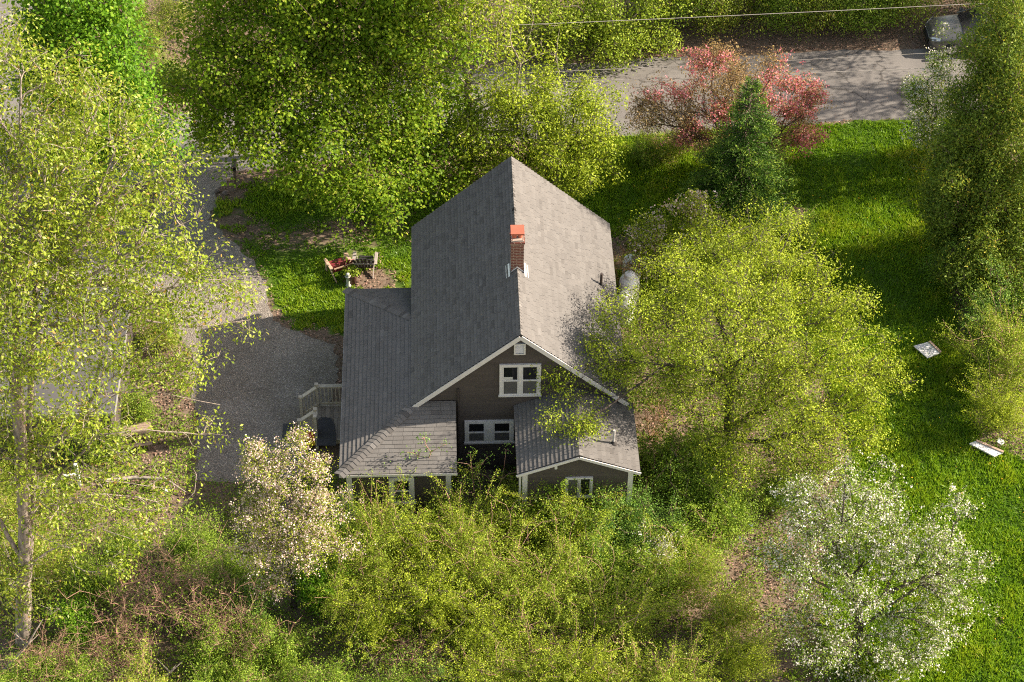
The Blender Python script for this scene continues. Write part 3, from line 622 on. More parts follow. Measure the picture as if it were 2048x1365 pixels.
for s in (-1,1):
    zz=lambda x:H_+rs*abs(x)
    ch.face([(s*.21,cy0-.14,zz(.21)+.03),(s*.36,cy0-.12,zz(.36)+.03),(s*.36,cy1+.05,zz(.36)+.03),(s*.21,cy1+.05,zz(.21)+.03)])
    ch.face([(s*.212,cy0-.06,zz(.21)+.02),(s*.212,cy1+.02,zz(.21)+.02),(s*.212,cy1,zz(.21)+.28),(s*.212,cy0-.01,zz(.21)+.28)])
    ch.face([(0,cy0-.008,H_+.06),(s*.21,cy0-.008,zz(.21)+.03),(s*.21,cy0-.008,zz(.21)+.09),(0,cy0-.008,H_+.11)])
hb(ch,'flashing',m_flash,chim)
def pipe_on(px,py,P,N,h,r,m,parent,bm=None):
    q=hit(px,py,P,N); mb=MB(); mb.tube([q-np.array([0,0,.1]),q+np.array([0,0,h])],r,12); o=hb(mb,'vent_pipe',m,parent)
    mb=MB(); mb.lathe([(r+.09,-.05),(r+.06,.03),(r+.01,.07),(r,.12)],q,14); hb(mb,'pipe_boot',bm or m_under,o)
Nr=np.cross(np.array(RA)-np.array(RB),np.array((W_,0,HE))-np.array(RA)); pipe_on(1202,571,RA,Nr,.52,.045,m_pipe,main_roof)
Na=np.array([-asl,0,1.]); Na=np.cross((0,1,0),(AX1-AM,0,AZ-AR)); pipe_on(1227,888,(AM,0,AR),Na,.62,.04,m_pipew,annex_roof)
# deck with stairs on the wing's left side
dz=.5; A=G(636,812,dz); B=G(632,872,dz); dx0=A[0]; dyb=A[1]; dyf=B[1]-.15
dk=MB(); x=dx0; k=0
while x<wx0-.02:
    dk.box((x,dyf,dz-.03),(min(x+.13,wx0-.02),dyb,dz),random.random()); x+=.138
deck=hb(dk,'deck',m_deck); dk=MB()
dk.box((dx0-.02,dyf-.04,dz-.2),(wx0-.02,dyf-.001,dz-.002),.6); dk.box((dx0-.04,dyf,dz-.2),(dx0-.001,dyb,dz-.002),.5); dk.box((dx0,dyb+.001,dz-.2),(wx0-.02,dyb+.04,dz-.002),.6)
hb(dk,'deck_rim',m_rail,deck)
def post(x,y,z0=0,z1=dz+1.03): mb=MB(); mb.box((x-.05,y-.05,z0),(x+.05,y+.05,z1)); mb.box((x-.06,y-.06,z1),(x+.06,y+.06,z1+.03)); hb(mb,'post',m_rail,deck)
def railing(p,q,hp=.95,n=6,low=.12):
    p=np.array(p,float);q=np.array(q,float); mb=MB(); up=np.array([0,0,1.])
    mb.beam(p+up*hp,q+up*hp,.14,.035); mb.beam(p+up*(hp-.06),q+up*(hp-.06),.035,.08); mb.beam(p+up*low,q+up*low,.035,.08)
    for i in range(1,n):
        c=p+(q-p)*i/n; mb.box((c[0]-.018,c[1]-.018,c[2]+low),(c[0]+.018,c[1]+.018,c[2]+hp-.06))
    hb(mb,'railing',m_rail,deck)
ys=G(634,858,dz)[1]; ysb=dyb-.05; xs=G(606,806,.12)[0]; ym=G(636,822,dz+.95)[1]
post(dx0,dyb); railing((dx0,dyb,dz),(wx0-.05,dyb,dz),n=9)
post(xs,ysb-.12,0,1.12); railing((dx0,ysb,dz),(xs,ysb-.12,.12),n=5)
post(dx0,ym); post(dx0+.0,dyf+.05); railing((dx0,ym,dz),(dx0,dyf+.05,dz),n=8); post(xs,ym-.1,0,1.12); railing((dx0,ym,dz),(xs,ym-.1,.12),n=5)
st=MB()
for i in range(2):
    z=dz-.17*(i+1); xa=dx0-.28*(i+1)
    st.box((xa,ym,z-.03),(xa+.135,ysb-.05,z),.3+.3*i); st.box((xa+.142,ym,z-.03),(xa+.277,ysb-.05,z),.6)
    st.box((xa+.01,ym+.01,z-.17),(xa+.03,ysb-.06,z-.031),.1)
hb(st,'steps',m_deck,deck)
# ---------------------------------------------------------------- trees
def gl(Yb,pts): return [AY(a,b,Yb+c) for a,b,c in pts]
def TR(name,label,base,lobes,ntips,per,size,leaf,bark,guides=None,cat='tree',hz=0,**k):
    b=G(*base); Yb=b[1]; g=[gl(Yb,x) for x in guides] if guides else None
    if g: g[0][0]=b
    k.setdefault('extra',None)
    if ntips>50: ntips=int(ntips*1.5); per=int(per*1.4); k['cr']=k.get('cr',.3)*.86
    size*=.90
    if k['extra']: k['extra']=[AY(a,c,Yb+d) for a,c,d in k['extra']]
    return make_plant(name,label,cat,b,PL(lobes,Yb),ntips,per,size,leaf,bark,guides=g,**k)
TR('deciduous_tree','tall many limbed olive green tree filling the left edge with pale grey trunk and branches',(45,1290),
 [(60,230,3,2.3,2.4,1.9),(190,330,2.5,2.1,2.2,1.8),(40,430,1.5,2.4,2.5,2.1),(180,500,1.5,2.1,2.2,1.6),(310,400,2,1.3,1.6,1.2),(330,550,1.5,1.7,1.8,1.0),(70,640,0,2.4,2.4,1.4),(240,630,1,1.6,1.5,.7),
  (430,600,1.5,1.1,1.2,.6),(490,650,1.5,.6,.7,.35),(110,770,0,1.8,2,.8),(300,740,.5,1.6,1.2,.55),(400,720,1,.9,1,.45),(60,900,0,1.4,1.8,.8),(210,900,0,1.4,1.5,.5),(420,860,.8,.7,.7,.4),
  (340,960,.5,1.1,1.1,.35),(120,1030,0,1.5,1.5,.5),(30,1120,0,1.2,1.3,.8),(90,960,-.5,1.1,1,.6),(160,1000,-.3,1.4,1.2,.5),(280,1030,.2,1.0,1.0,.4),(60,1200,-.4,.9,.9,.5),(200,1100,0,1.3,1.2,.5),(-90,300,2,2.2,2.2,2.3),(-90,620,1,2,2,2),(-80,900,0,1.8,2,1.6),(40,130,3.5,.9,1,.9)],
 2000,31,.118,L_olive,K_pale,seed=21,pw=.5,trunk_r=.25,cr=.30,shell=.3,droop=.35,aspect=.5,wpath=.22,twigs=3,upb=.35,rmin=.009,
 guides=[[(45,1290,0),(50,1080,.1),(40,880,.2),(30,760,.3)],[(30,760,.3),(75,650,.6),(130,540,1),(190,410,1.6),(230,300,2.2)],[(30,760,.3),(28,600,.8),(15,470,1.4),(45,330,2.2),(40,160,3)],
  [(55,1180,.2),(66,960,.5),(58,860,.8),(62,720,1),(70,560,1.3),(110,400,1.8)],[(45,960,.1),(120,880,.2),(190,790,.3),(300,782,.4),(440,810,.6)],[(50,1040,.1),(130,940,.2),(200,870,.2),(290,860,.4),(400,870,.6)],
  [(75,650,.6),(160,650,.7),(260,600,1),(400,560,1.3),(480,560,1.5)],[(100,600,.9),(200,540,1.2),(320,470,1.7),(400,430,2)],[(190,700,.3),(280,640,.8),(380,655,1),(500,640,1.5)],[(45,1120,0),(-40,980,.3),(-90,800,.6)],[(120,880,.2),(200,960,.2),(330,975,.4)]])
TR('maple_tree','vivid green leafy maple at upper left beyond the olive tree',(225,480),
 [(150,-30,0,1.9,2.2,1.9),(130,60,0,1.7,2.0,1.6),(205,60,0,1.2,1.4,1.6),(200,160,0,1.6,1.7,1.4),(255,190,-.2,.8,1.0,1.0),(290,280,-.5,1.2,1.2,1.0),(330,230,-.3,.55,.7,.6),(345,300,-.4,.4,.5,.4),(200,270,-.3,1.7,1.6,1.2),(95,150,0,1.2,1.2,1.2)],
 800,52,.125,L_bright,K_brown,seed=22,trunk_r=.22,cr=.42,aspect=.8,upb=.7)
TR('maple_tree','broad dark green maple with low skirts hanging behind the house and chairs',(752,338),
 [(520,60,0,3.0,2.8,2.6),(700,30,1,3.2,3,2.8),(850,20,0,2.3,2.6,2.6),(440,140,-1,1.9,1.9,1.7),(600,190,-1.5,3.0,2.4,2.0),(770,190,-1,2.6,2.4,2.0),(480,260,-2.5,1.9,1.7,1.2),(690,290,-3,2.7,2,1.3),
  (850,310,-2,1.6,1.5,1.1),(590,335,-3.5,1.2,1.2,.7),(700,375,-4.2,1.6,1.3,.7),(800,400,-4.4,1.1,1.1,.6),(700,440,-5,.7,.7,.4),(760,430,-4.8,.8,.8,.4),(880,230,-.8,1.7,1.6,1.3),(880,370,-2.5,1.4,1.2,.8),(800,300,-2,1.6,1.5,1),(960,330,-1.5,1.0,1.1,.7),(400,180,0,1.2,1.2,1.1),(420,250,-2,.8,1.0,.8),(560,-90,1,3.2,3,3),(760,-100,1,3.2,3,3)],
 2500,46,.13,L_maple,K_brown,seed=23,trunk_r=.3,cr=.40,aspect=.8,upb=.8,
 guides=[[(752,338,0),(764,290,0),(760,180,0),(740,60,.2),(720,-60,.5)],[(764,290,0),(720,200,-.3),(712,120,-.2),(600,0,0)],[(762,250,0),(782,100,.2),(830,-20,.3)],[(760,240,0),(660,240,-1.5),(560,260,-2.4)],[(762,260,0),(800,300,-2),(780,370,-3.5)]])
TR('slender_tree','tall slender tree with a straight pale trunk and sparse lime leaves behind the roof peak',(942,352),
 [(840,130,-.5,1.4,1.4,1.3),(1010,70,0,1.7,1.5,1.4),(1000,170,-.3,1.5,1.3,1.1),(950,250,-1,1.3,1.3,.8),(890,310,-1.5,1.0,1.1,.6),(1040,240,-1,1.1,1,.8),(960,0,0,1.8,1.8,1.3),(870,40,0,1.2,1.2,1),(930,-90,0,2.5,2,2),(1100,150,-.3,.9,.9,.7)],
 420,24,.125,L_lime,K_pale,seed=24,trunk_r=.17,cr=.34,aspect=.55,shell=.1,droop=.3,twigs=3,
 guides=[[(942,352,0),(938,250,0),(932,120,0),(926,0,0),(922,-150,0)],[(932,95,0),(885,58,-.2),(845,58,-.3),(800,85,-.5),(778,120,-.6)],[(933,110,0),(890,75,-.3),(870,120,-.5),(858,150,-.6)],[(935,130,0),(990,120,-.2),(1050,60,-.3)],[(937,200,0),(1000,190,-.4),(1050,170,-.6)],[(938,270,0),(905,300,-.9),(880,325,-1.3)]])
TR('deciduous_tree','tall yellow green tree across the road above the pink blossom tree',(1215,88),
 [(1120,-10,0,2.4,2.2,1.8),(1240,20,0,2.2,2,1.6),(1310,80,-.3,1.1,1.1,.7),(1200,70,-.5,1.9,1.8,1.2),(1090,60,-.5,1.6,1.6,1.1),(1330,0,0,1,1,1),(1140,110,-.6,1.4,1.2,.6)],
 620,42,.115,L_yel,K_dark,seed=25,trunk_r=.2,cr=.38)
TR('deciduous_tree','bushy yellow green tree crowding the back right corner of the main roof',(1100,392),
 [(1060,245,.2,1.7,1.7,1.2),(1160,250,.2,1.6,1.6,1.2),(1190,190,.5,.8,.9,.7),(1010,305,0,1.5,1.4,.8),(1120,320,-.3,1.8,1.6,1.0),(1190,340,-.5,.9,1,.7),(1110,370,-.8,1.1,1,.6),(1020,190,.5,1.0,.9,.8),(1205,290,0,.7,.7,.6),(950,350,-.6,1.1,1.0,.7),(940,270,0,.9,1.0,.7),(1100,180,.8,1.0,.9,.6)],
 760,44,.10,L_lime,K_dark,seed=26,trunk_r=.16,cr=.3)
TR('crabapple_tree','wide bronze leaved crabapple with pink blossom beside the road',(1475,352),
 [(1450,140,.4,1.3,1.3,.8),(1340,215,0,1.4,1.3,.7),(1290,225,0,.7,.9,.5),(1480,200,.4,1.7,1.6,.9),(1600,185,.3,.9,1.1,.45),(1590,250,0,1.1,1.2,.7),(1400,265,-.4,1.3,1.2,.7),(1550,295,-.5,1.1,1.1,.5),(1550,130,.5,.6,.7,.4),(1500,290,-.4,1.2,1,.7),(1630,180,.3,.5,.6,.25)],
 900,30,.075,L_bronze,K_dark,seed=27,trunk_r=.14,cr=.24,blossom=B_pink,bfrac=.8,bsize=.075,shell=.25,twigs=3,bmask=lambda T:(vnoise(T[:,0],T[:,1]+T[:,2],.8,21)>.6))
# spruce
def spruce(label,base,tip,rad,seed,leaf=L_spruce):
    b=G(*base); t=AY(tip[0],tip[1],b[1]); h=t[2]; rg=np.random.default_rng(seed); P0=[];P1=[];R0=[];R1=[];LC=[];LA=[];LT=[]
    z=.25
    while z<h-.1:
        f=1-z/h; n=int(7+5*f); 
        for k in range(n):
            a=rg.uniform(0,2*np.pi); L=(rad*f**.85*rg.uniform(.78,1.1)+.10); zz=z+rg.uniform(-.12,.12); d=np.array([math.cos(a),math.sin(a),0]); pv=np.array([0,0,zz]); N=max(3,int(L/.16)); sd=np.array([-d[1],d[0],0])
            for i in range(1,N+1):
                s=i/N; p=np.array([0,0,zz])+d*L*s+np.array([0,0,(.28*s-.42*s*s+.15*s**3)*L+ (.35*s*L if f<.2 else 0)]); P0.append(pv);P1.append(p);R0.append(.02*(1-s)+.006);R1.append(.018*(1-s)+.004)
                w=L*.42*(1-s*.75)*min(1,s*2.5)
                for sgn in (-1,0,1):
                    tw=np.linalg.norm(p-pv) if sgn==0 else w
                    m=int(max(3,tw/.022)); u=rg.random(m); dirn=d if sgn==0 else norm(d*.75+sd*sgn)
                    q=(pv if sgn==0 else p)+dirn[None]*u[:,None]*tw+rg.normal(0,.02,(m,3)); q[:,2]-=u*w*.12
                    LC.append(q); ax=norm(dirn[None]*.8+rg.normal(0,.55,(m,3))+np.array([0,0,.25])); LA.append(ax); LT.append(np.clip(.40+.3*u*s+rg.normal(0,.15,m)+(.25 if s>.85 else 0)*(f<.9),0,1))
                pv=p
        z+=.17+.10*f
    P0=np.array(P0);P1=np.array(P1); V,Fq=tubes(P0,P1,np.array(R0),np.array(R1),4); V2,F2=tubes(np.array([[0,0,0.]]),np.array([[0,0,h]]),np.array([.11]),np.array([.01]),7)
    root=empty('spruce_tree',b,label,'spruce tree'); link('trunk',npmesh('spruce_wood',np.concatenate([V,V2]),np.concatenate([Fq,F2+len(V)]),smooth=True),K_brown,root)
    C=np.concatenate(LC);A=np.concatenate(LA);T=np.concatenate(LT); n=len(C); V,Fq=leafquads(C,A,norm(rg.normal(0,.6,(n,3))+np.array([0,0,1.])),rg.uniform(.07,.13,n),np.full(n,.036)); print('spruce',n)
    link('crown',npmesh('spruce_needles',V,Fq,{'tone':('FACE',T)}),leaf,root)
spruce('young dark green spruce with a pointed top in front of the pink blossom',(1474,440),(1494,158),2.3,31)
def cedar(name,label,base,lobes,n,per,seed,leaf=L_cedar,**k):
    return TR(name,label,base,lobes,int(n*1.25),int(per*1.1),.125,leaf,K_brown,seed=seed,trunk_r=.2,cr=.26,flat=1.3,aspect=.42,upb=.1,shell=.55,droop=-.6,**k)
cedar('evergreen_tree','towering olive and gold evergreen at the right edge beside the parked car',(1965,505),
 [(2010,0,.6,.85,1,1.5),(2010,110,.3,1.35,1.4,1.4),(1985,215,0,1.6,1.6,1.3),(2050,170,.2,1.6,1.6,1.6),(1930,310,-.3,1.6,1.6,1.2),(2020,310,-.2,2.0,1.9,1.6),(1910,400,-.6,1.3,1.4,1.0),(2000,430,-.8,2.0,1.8,1.1),(1960,480,-1.4,1.6,1.5,.8),(1940,540,-2.6,1.2,1.2,.6),(2030,540,-2.4,1.4,1.3,.7),(2080,420,0,1.6,1.6,1.6),(1890,450,-.7,.8,.9,.6)],1500,62,41)
cedar('evergreen_tree','dark evergreen half out of frame in the upper right corner',(2110,330),[(2090,20,0,1.5,1.5,1.6),(2080,110,0,1.8,1.6,1.6),(2100,220,0,2,1.8,1.5)],300,60,42)
TR('blossom_shrub','white flowering shrub against the left side of the tall evergreen near the road',(1868,320),
 [(1860,200,.2,.85,1,.7),(1840,180,.1,.6,.7,.4),(1885,130,.3,.55,.6,.7),(1850,260,-.1,.7,.8,.55),(1880,280,0,.8,.8,.5),(1890,70,.4,.25,.3,.5)],
 260,30,.075,L_mid,K_dark,cat='flowering shrub',seed=43,trunk_r=.06,cr=.2,blossom=B_white,bfrac=.55,bsize=.065,twigs=3)
_r=random.Random(4); OVER=[(cx+_r.gauss(0,sx),cy+_r.gauss(0,sy),dy+_r.gauss(0,.2)) for cx,cy,dy,sx,sy,n in [(1110,745,-.6,24,14,16),(1180,740,-.3,28,18,18),(1240,720,0,25,20,12),(1150,790,-1.3,22,16,10),(1160,860,-2.5,26,14,14),(1105,845,-2.5,14,8,5),(1190,690,.6,22,12,10)] for _ in range(n)]
TR('deciduous_tree','large spreading lime green tree right of the house reaching over the annex roof',(1462,900),
 [(1500,480,6.0,1.7,1.8,.9),(1470,560,2.6,1.5,1.5,.9),(1500,520,4.2,1.6,1.5,.8),(1400,520,4,1.2,1.2,.6),(1420,470,6.6,.9,1,.5),(1350,570,2.2,1.4,1.6,.8),(1600,560,2.5,1.4,1.8,.8),(1570,455,4,.6,.7,.4),(1290,650,.2,1.2,1.5,.8),(1450,630,0,2.3,2.2,1.2),(1610,670,0,2.2,2.1,1.1),(1700,620,.5,.9,1,.5),(1740,760,-.5,1.2,1.3,.6),
  (1580,790,-1,2.2,2,.9),(1390,760,-.8,1.6,1.6,.9),(1290,760,-.3,.9,1,.6),(1690,850,-1.5,1.4,1.4,.7),(1470,890,-2,1.4,1.5,.6),(1600,910,-2,1.5,1.5,.6),(1200,690,.0,.5,.6,.3),(1120,755,-.6,.55,.5,.35),(1170,850,-2.6,.6,.5,.35),(1100,845,-2.6,.3,.3,.2),(1770,740,-.3,.7,.7,.3),(1225,620,1.4,.7,.9,.35),(1240,740,-.6,.7,.7,.45)],
 2300,34,.088,L_lime,K_dark,seed=44,extra=OVER,trunk_r=.22,cr=.26,shell=.3,aspect=.5,twigs=3,droop=.1,
 guides=[[(1462,900,0),(1460,830,0),(1458,740,0),(1475,640,.3),(1480,560,2.2)],[(1470,855,0),(1500,828,-.4),(1540,826,-.8),(1590,842,-1.2)],[(1475,880,0),(1530,885,-1),(1565,868,-1.2),(1640,880,-1.5)],[(1458,760,0),(1400,740,-.3),(1330,730,-.2),(1240,720,-.1),(1150,735,-.5)],[(1460,740,0),(1560,660,.2),(1660,640,.4)],[(1330,730,-.2),(1250,790,-1.2),(1190,830,-2.1),(1150,850,-2.6)],[(1400,740,-.3),(1340,650,.5),(1260,630,1.2)]])
TR('lilac_shrub','tall lilac with pale pinkish white flower heads beyond the propane tanks',(1345,560),
 [(1390,430,.3,1.0,1.0,.7),(1300,465,.2,.9,.9,.6),(1350,480,0,1.3,1.2,.8),(1430,470,0,.9,1,.6),(1290,520,-.3,.6,.7,.5)],
 330,32,.085,L_lime,K_brown,cat='lilac shrub',seed=45,trunk_r=.05,cr=.22,blossom=B_blush,bfrac=.5,bsize=.07,bmask=lambda T:(T[:,2]>2.4)|(T[:,0]<5.4))
TR('apple_tree','wide white flowering apple tree at lower right with grey green leaves',(1715,1292),
 [(1620,1020,1,1.3,1.4,.7),(1740,1050,1,1.5,1.5,.8),(1870,1100,.5,1.2,1.3,.8),(1560,1110,.2,.9,1,.5),(1690,1140,0,1.9,1.7,.7),(1890,1200,0,1.1,1.2,.6),(1640,1270,-.8,1.3,1.2,.5),(1820,1280,-.8,1.5,1.3,.6),(1690,1350,-1.2,1.4,1.2,.5),(1850,1370,-1.2,1.1,1,.5),(1920,1010,.8,.4,.5,.35),(1970,1130,.4,.4,.5,.35),(1740,960,1.2,.9,.9,.5)],
 1150,32,.068,L_mid,K_dark,seed=46,trunk_r=.17,cr=.23,blossom=B_white,bfrac=.62,bsize=.052,shell=.2,twigs=3,aspect=.55,
 guides=[[(1715,1292,0),(1718,1240,0),(1712,1180,.1)],[(1716,1220,0),(1770,1190,-.1),(1840,1160,0),(1930,1130,.3)],[(1712,1180,.1),(1660,1070,.6),(1640,1000,.9)],[(1715,1230,0),(1680,1270,-.5),(1640,1300,-.8)],[(1716,1200,0),(1600,1150,.1)]])
TR('crabapple_tree','small pinkish white blossom tree before the left wing and deck',(588,1215),
 [(600,890,1.2,.35,.4,.45),(545,930,1,.85,.8,.5),(500,1020,.5,.6,.7,.5),(640,930,1,.5,.5,.45),(510,900,1,.25,.3,.35),(560,1010,.6,1.0,1.0,.6),(640,1000,.6,.7,.7,.5),(610,1080,.3,1.0,.9,.55),(690,1000,.7,.3,.3,.2),(690,1090,.2,.4,.4,.35),(520,1090,.2,.75,.8,.4),(560,1150,0,.8,.8,.4)],
 560,24,.06,L_lime,K_dark,seed=47,trunk_r=.09,cr=.2,blossom=B_blush,bfrac=1.2,bsize=.05,shell=.2,twigs=3)
# young sumac stems against the house
TR('sumac_sapling','thin forked sumac stems with leaf tufts in front of the left wing roof',(868,1040),[(845,880,.3,.05,.05,.05)],1,26,.075,L_cool,K_red,cat='sapling',seed=48,trunk_r=.03,cr=.11,
 extra=[(775,925,.2),(783,985,0),(800,965,0),(838,908,.3),(848,875,.4),(870,930,.2),(858,900,.3),(815,905,.2),(890,890,.2),(830,945,.1),(795,940,.1)],guides=[[(868,1040,0),(858,980,.1),(852,940,.2)],[(852,940,.2),(835,915,.3)],[(852,940,.2),(862,905,.3)],[(862,990,.1),(820,960,.1),(790,945,.1)]],crown='crown',rmin=.006)
TR('sumac_sapling','upright sumac stems with leaf tufts between the left wing and the annex',(955,1040),[(950,960,.1,.15,.15,.1)],4,26,.07,L_cool,K_red,cat='sapling',seed=49,trunk_r=.025,cr=.12,
 extra=[(941,905,.2),(962,930,.1),(975,915,.1),(1012,900,.1),(915,925,.1),(990,945,0),(1035,945,0),(925,955,0)],guides=[[(955,1040,0),(945,960,.1),(941,915,.2)],[(955,1040,0),(1005,960,0),(1012,905,.1)]],crown='crown',rmin=.006)
# ---------------------------------------------------------------- shrubs: prototypes then copies
def proto(name,h,r,ntips,per,size,leaf,bark,seed,cr=.2,blossom=None,shoots=0,**k):
    rg=np.random.default_rng(seed); lob=[(rg.uniform(-.35,.35)*r,rg.uniform(-.35,.35)*r,h*rg.uniform(.35,.62),r*rg.uniform(.45,.75),r*rg.uniform(.45,.75),h*rg.uniform(.3,.42)) for _ in range(7)]
    ex=None
    if shoots: ex=[(rg.normal(0,.55*r),rg.normal(0,.55*r),h*rg.uniform(.85,1.3)) for _ in range(shoots)]
    gd=[[(0,0,0),(rg.uniform(-.3,.3)*r,rg.uniform(-.3,.3)*r,h*.4)]]+[[(0,0,0),(rg.uniform(-.6,.6)*r,rg.uniform(-.6,.6)*r,h*.5)] for _ in range(5)]
    size*=.84; per=int(per*1.3)
    return make_plant(name,'x','shrub',(0,0,0),lob,ntips,per,size,leaf,bark,trunk_r=.03,guides=gd,cr=cr,seed=seed,blossom=blossom,extra=ex,crown='foliage',rmin=.005,wpath=.1,**k)
PK={
 'y':proto('arching_shrub',2.3,1.5,420,34,.06,L_yel,K_red,61,cr=.2,shoots=30,twigs=1,wands=130,wlen=1.0),
 'y2':proto('arching_shrub',2.1,1.4,360,34,.06,L_lime,K_brown,62,cr=.2,shoots=30,twigs=2,wands=110,wlen=.9),
 'm':proto('leafy_bush',1.7,1.2,300,38,.07,L_mid,K_brown,63,cr=.22,shoots=20,twigs=1,wands=50,wlen=.7),
 'm2':proto('leafy_bush',1.4,1.3,280,38,.075,L_mid,K_red,64,cr=.22,shoots=20,wands=50,wlen=.6),
 'c':proto('leafy_bush',1.8,1.1,280,42,.06,L_cool,K_brown,65,cr=.2,shoots=16,twigs=1,wands=40,wlen=.6),
 'b':proto('leafy_bush',1.9,1.0,240,42,.085,L_bright,K_brown,66,cr=.22,shoots=14,twigs=1,wands=30,wlen=.5),
 'o':proto('leafy_bush',1.9,1.3,320,36,.075,L_olive,K_red,67,cr=.24,shoots=24,twigs=2,wands=50,wlen=.7),
 'r':proto('bramble_thicket',1.6,1.5,380,7,.07,L_mid,K_red,68,cr=.34,shoots=70,twigs=5),
 't':proto('bare_stemmed_shrub',1.7,.9,170,5,.05,L_yel,K_tan,69,cr=.22,shoots=70,twigs=5),
 'w':proto('blossom_shrub',1.8,.8,200,30,.06,L_lime,K_brown,70,cr=.18,wands=30,wlen=.6,blossom=B_white,bfrac=.8,bsize=.055,shoots=16),
 'd':proto('roadside_bush',3.2,1.7,420,44,.09,L_mid,K_brown,71,cr=.34,shoots=20),
 'd2':proto('roadside_bush',3.4,1.7,420,30,.09,L_olive,K_brown,72,cr=.34,shoots=30,twigs=4),
}
desc={'y':'yellow green arching shrub','y2':'yellowish twiggy shrub','m':'mid green leafy bush','m2':'low reddish stemmed bush','c':'cool bluish green bush','b':'vivid green bush','o':'olive green bush','r':'reddish bramble tangle','t':'clump of bare orange brown stems','w':'white blossoming shrub','d':'dark green roadside bush','d2':'brownish green roadside bush'}
used=set(); rgp=random.Random(5); groups={}
def place(k,px,py,sc,where,label=None):
    p=G(px,py); o=PK[k]; lab=label or (desc[k]+' '+where); grp=None
    if not label: grp='shrubs alike ('+desc[k]+') '+where
    rz=rgp.uniform(0,6.28); s=(sc*rgp.uniform(.92,1.08),sc*rgp.uniform(.92,1.08),sc*rgp.uniform(.9,1.1))
    if k not in used:
        used.add(k); o.location=p; o.rotation_euler=(0,0,rz); o.scale=s; o['label']=lab; r=o
        if grp: o['group']=grp
    else: r=copy_tree(o,p,rz,s,lab,grp)
    if not grp and 'group' in r: del r['group']
    return r
F1='below the left wing'; F2='below the first floor windows'; F3='below the annex'; F4='at the bottom edge'; F5='just left of the apple tree'
for k,px,py,sc,wh in [
 ('m',1120,1085,1.15,F3),('c',1200,1075,1.1,F3),('o',1165,1080,1.,F3),('y',730,1105,.7,F1),('m',900,1090,.7,F1),('y2',1060,1070,.95,F3),
 ('c',700,1110,.85,F1),('c',790,1100,.7,F1),('m',860,1110,.7,F1),('y',760,1150,1.,F1),('y2',840,1150,1.,F1),('y',700,1220,.9,F1),('y2',760,1290,.9,F1),
 ('y',930,1095,.85,F2),('y2',1000,1090,.85,F2),('y',930,1180,1.05,F2),('y',1010,1220,1.1,F2),('y2',880,1250,1.05,F2),('y2',980,1330,1.,F2),
 ('o',1080,1085,.9,F3),('y2',1140,1110,.85,F3),('c',1230,1070,1.,F3),('c',1290,1100,1.,F3),('m',1190,1170,1.05,F3),('y',1110,1230,1.1,F3),('y',1220,1290,1.05,F3),('m2',1300,1190,1.1,F3),
 ('m',700,1440,.9,F4),('m',790,1430,.9,F4),('c',880,1450,.9,F4),('r',840,1370,.8,F4),('y2',960,1440,.9,F4),('y',1060,1400,1.,F4),('y2',1160,1400,1.,F4),('o',1260,1420,1.,F4),('y',1350,1420,.9,F4),('r',1110,1330,.8,F4),('m2',640,1400,.9,F4),
 ('m',1390,1010,1.,F5),('m2',1400,1120,1.,F5),('y',1360,1200,.9,F5),('m',1450,1050,.9,F5),('o',1440,1260,.8,F5),('y2',1480,1350,.8,F5),('m',1560,1010,.8,F5),('m2',1330,980,1.1,F5),('m2',1410,930,1.,F5)]: place(k,px,py,sc,wh)
A1='around the foot of the tall left tree'; A2='in the lower left corner'; A3='left of the small blossom tree'
for k,px,py,sc,wh in [('o',80,1170,1.,A1),('m',180,1200,.9,A1),('b',150,1280,.75,A1),('o',10,1060,.9,A1),('m',250,1120,.8,A1),('m2',60,1400,.9,A2),('m2',180,1420,.9,A2),('o',300,1430,.9,A2),('r',120,1360,.8,A2),('m',410,1440,.9,A2),('m2',520,1420,.9,A2),
 ('m',390,1130,.85,A3),('m',460,1190,.9,A3),('r',300,1230,1.1,A3),('r',400,1250,1.1,A3),('r',480,1290,.9,A3),('r',260,1310,.9,A3),('m2',420,1340,.8,A3),('m2',560,1320,.9,A3),('c',520,1240,.8,A3)]: place(k,px,py,sc,wh)
place('b',655,1215,.95,'','vivid green sapling bush right under the small blossom tree')
place('w',1315,1150,.8,'','narrow white blossoming shrub in the thicket right of the annex')
place('t',1243,585,.85,'','clump of bare orange brown stems beside the back right eave')
place('t',1300,880,1.,'','clump of bare orange brown stems right of the annex roof')
place('m',1250,740,.7,'','mid green bush under the main right eave by the tanks')
place('c',1990,660,1.15,'','cool bluish green bush right of the upper white board')
place('y',2010,770,1.15,'','yellow green arching shrub right of the upper white board')
place('y2',1990,860,.9,'','brownish twiggy shrub above the lower white board')
place('m',1960,760,.85,'','mid green bush on the lawn edge above the lower board')
place('m',2060,660,1.2,'','mid green leafy bush at the right edge below the evergreen')
place('c',1900,560,.95,'','cool bluish green bush at the foot of the tall evergreen')
place('m2',1600,470,.5,'','low green bush at the right foot of the spruce')
place('o',1340,320,.75,'','olive bush at the road edge left of the pink tree')
place('m2',1290,325,.6,'','low green bush at the road edge behind the roof corner')
for i,(k,px,py,sc) in enumerate([('d',1345,50,1.),('d2',1420,56,.9),('d2',1490,50,.95),('d',1560,58,.85),('d2',1630,52,.95),('d',1700,56,.9),('d',1765,42,1.),('d2',1815,30,1.),('d2',1380,10,1.),('d',1500,5,1.),('d2',1600,5,1.),('d',1700,0,1.),('d2',1800,-5,1.),('d',1960,30,1.),('d2',2040,40,1.)]):
    place(k,px,py,sc,'in the hedge across the road')
for k,px,py,sc in [('d2',300,120,.5),('d2',350,60,.6),('m2',270,60,.8),('m2',330,165,.7)]: place(k,px,py,sc,'on the bank across the road at upper left')
place('o',330,690,.6,'','olive green bush between the shed roof and the driveway')
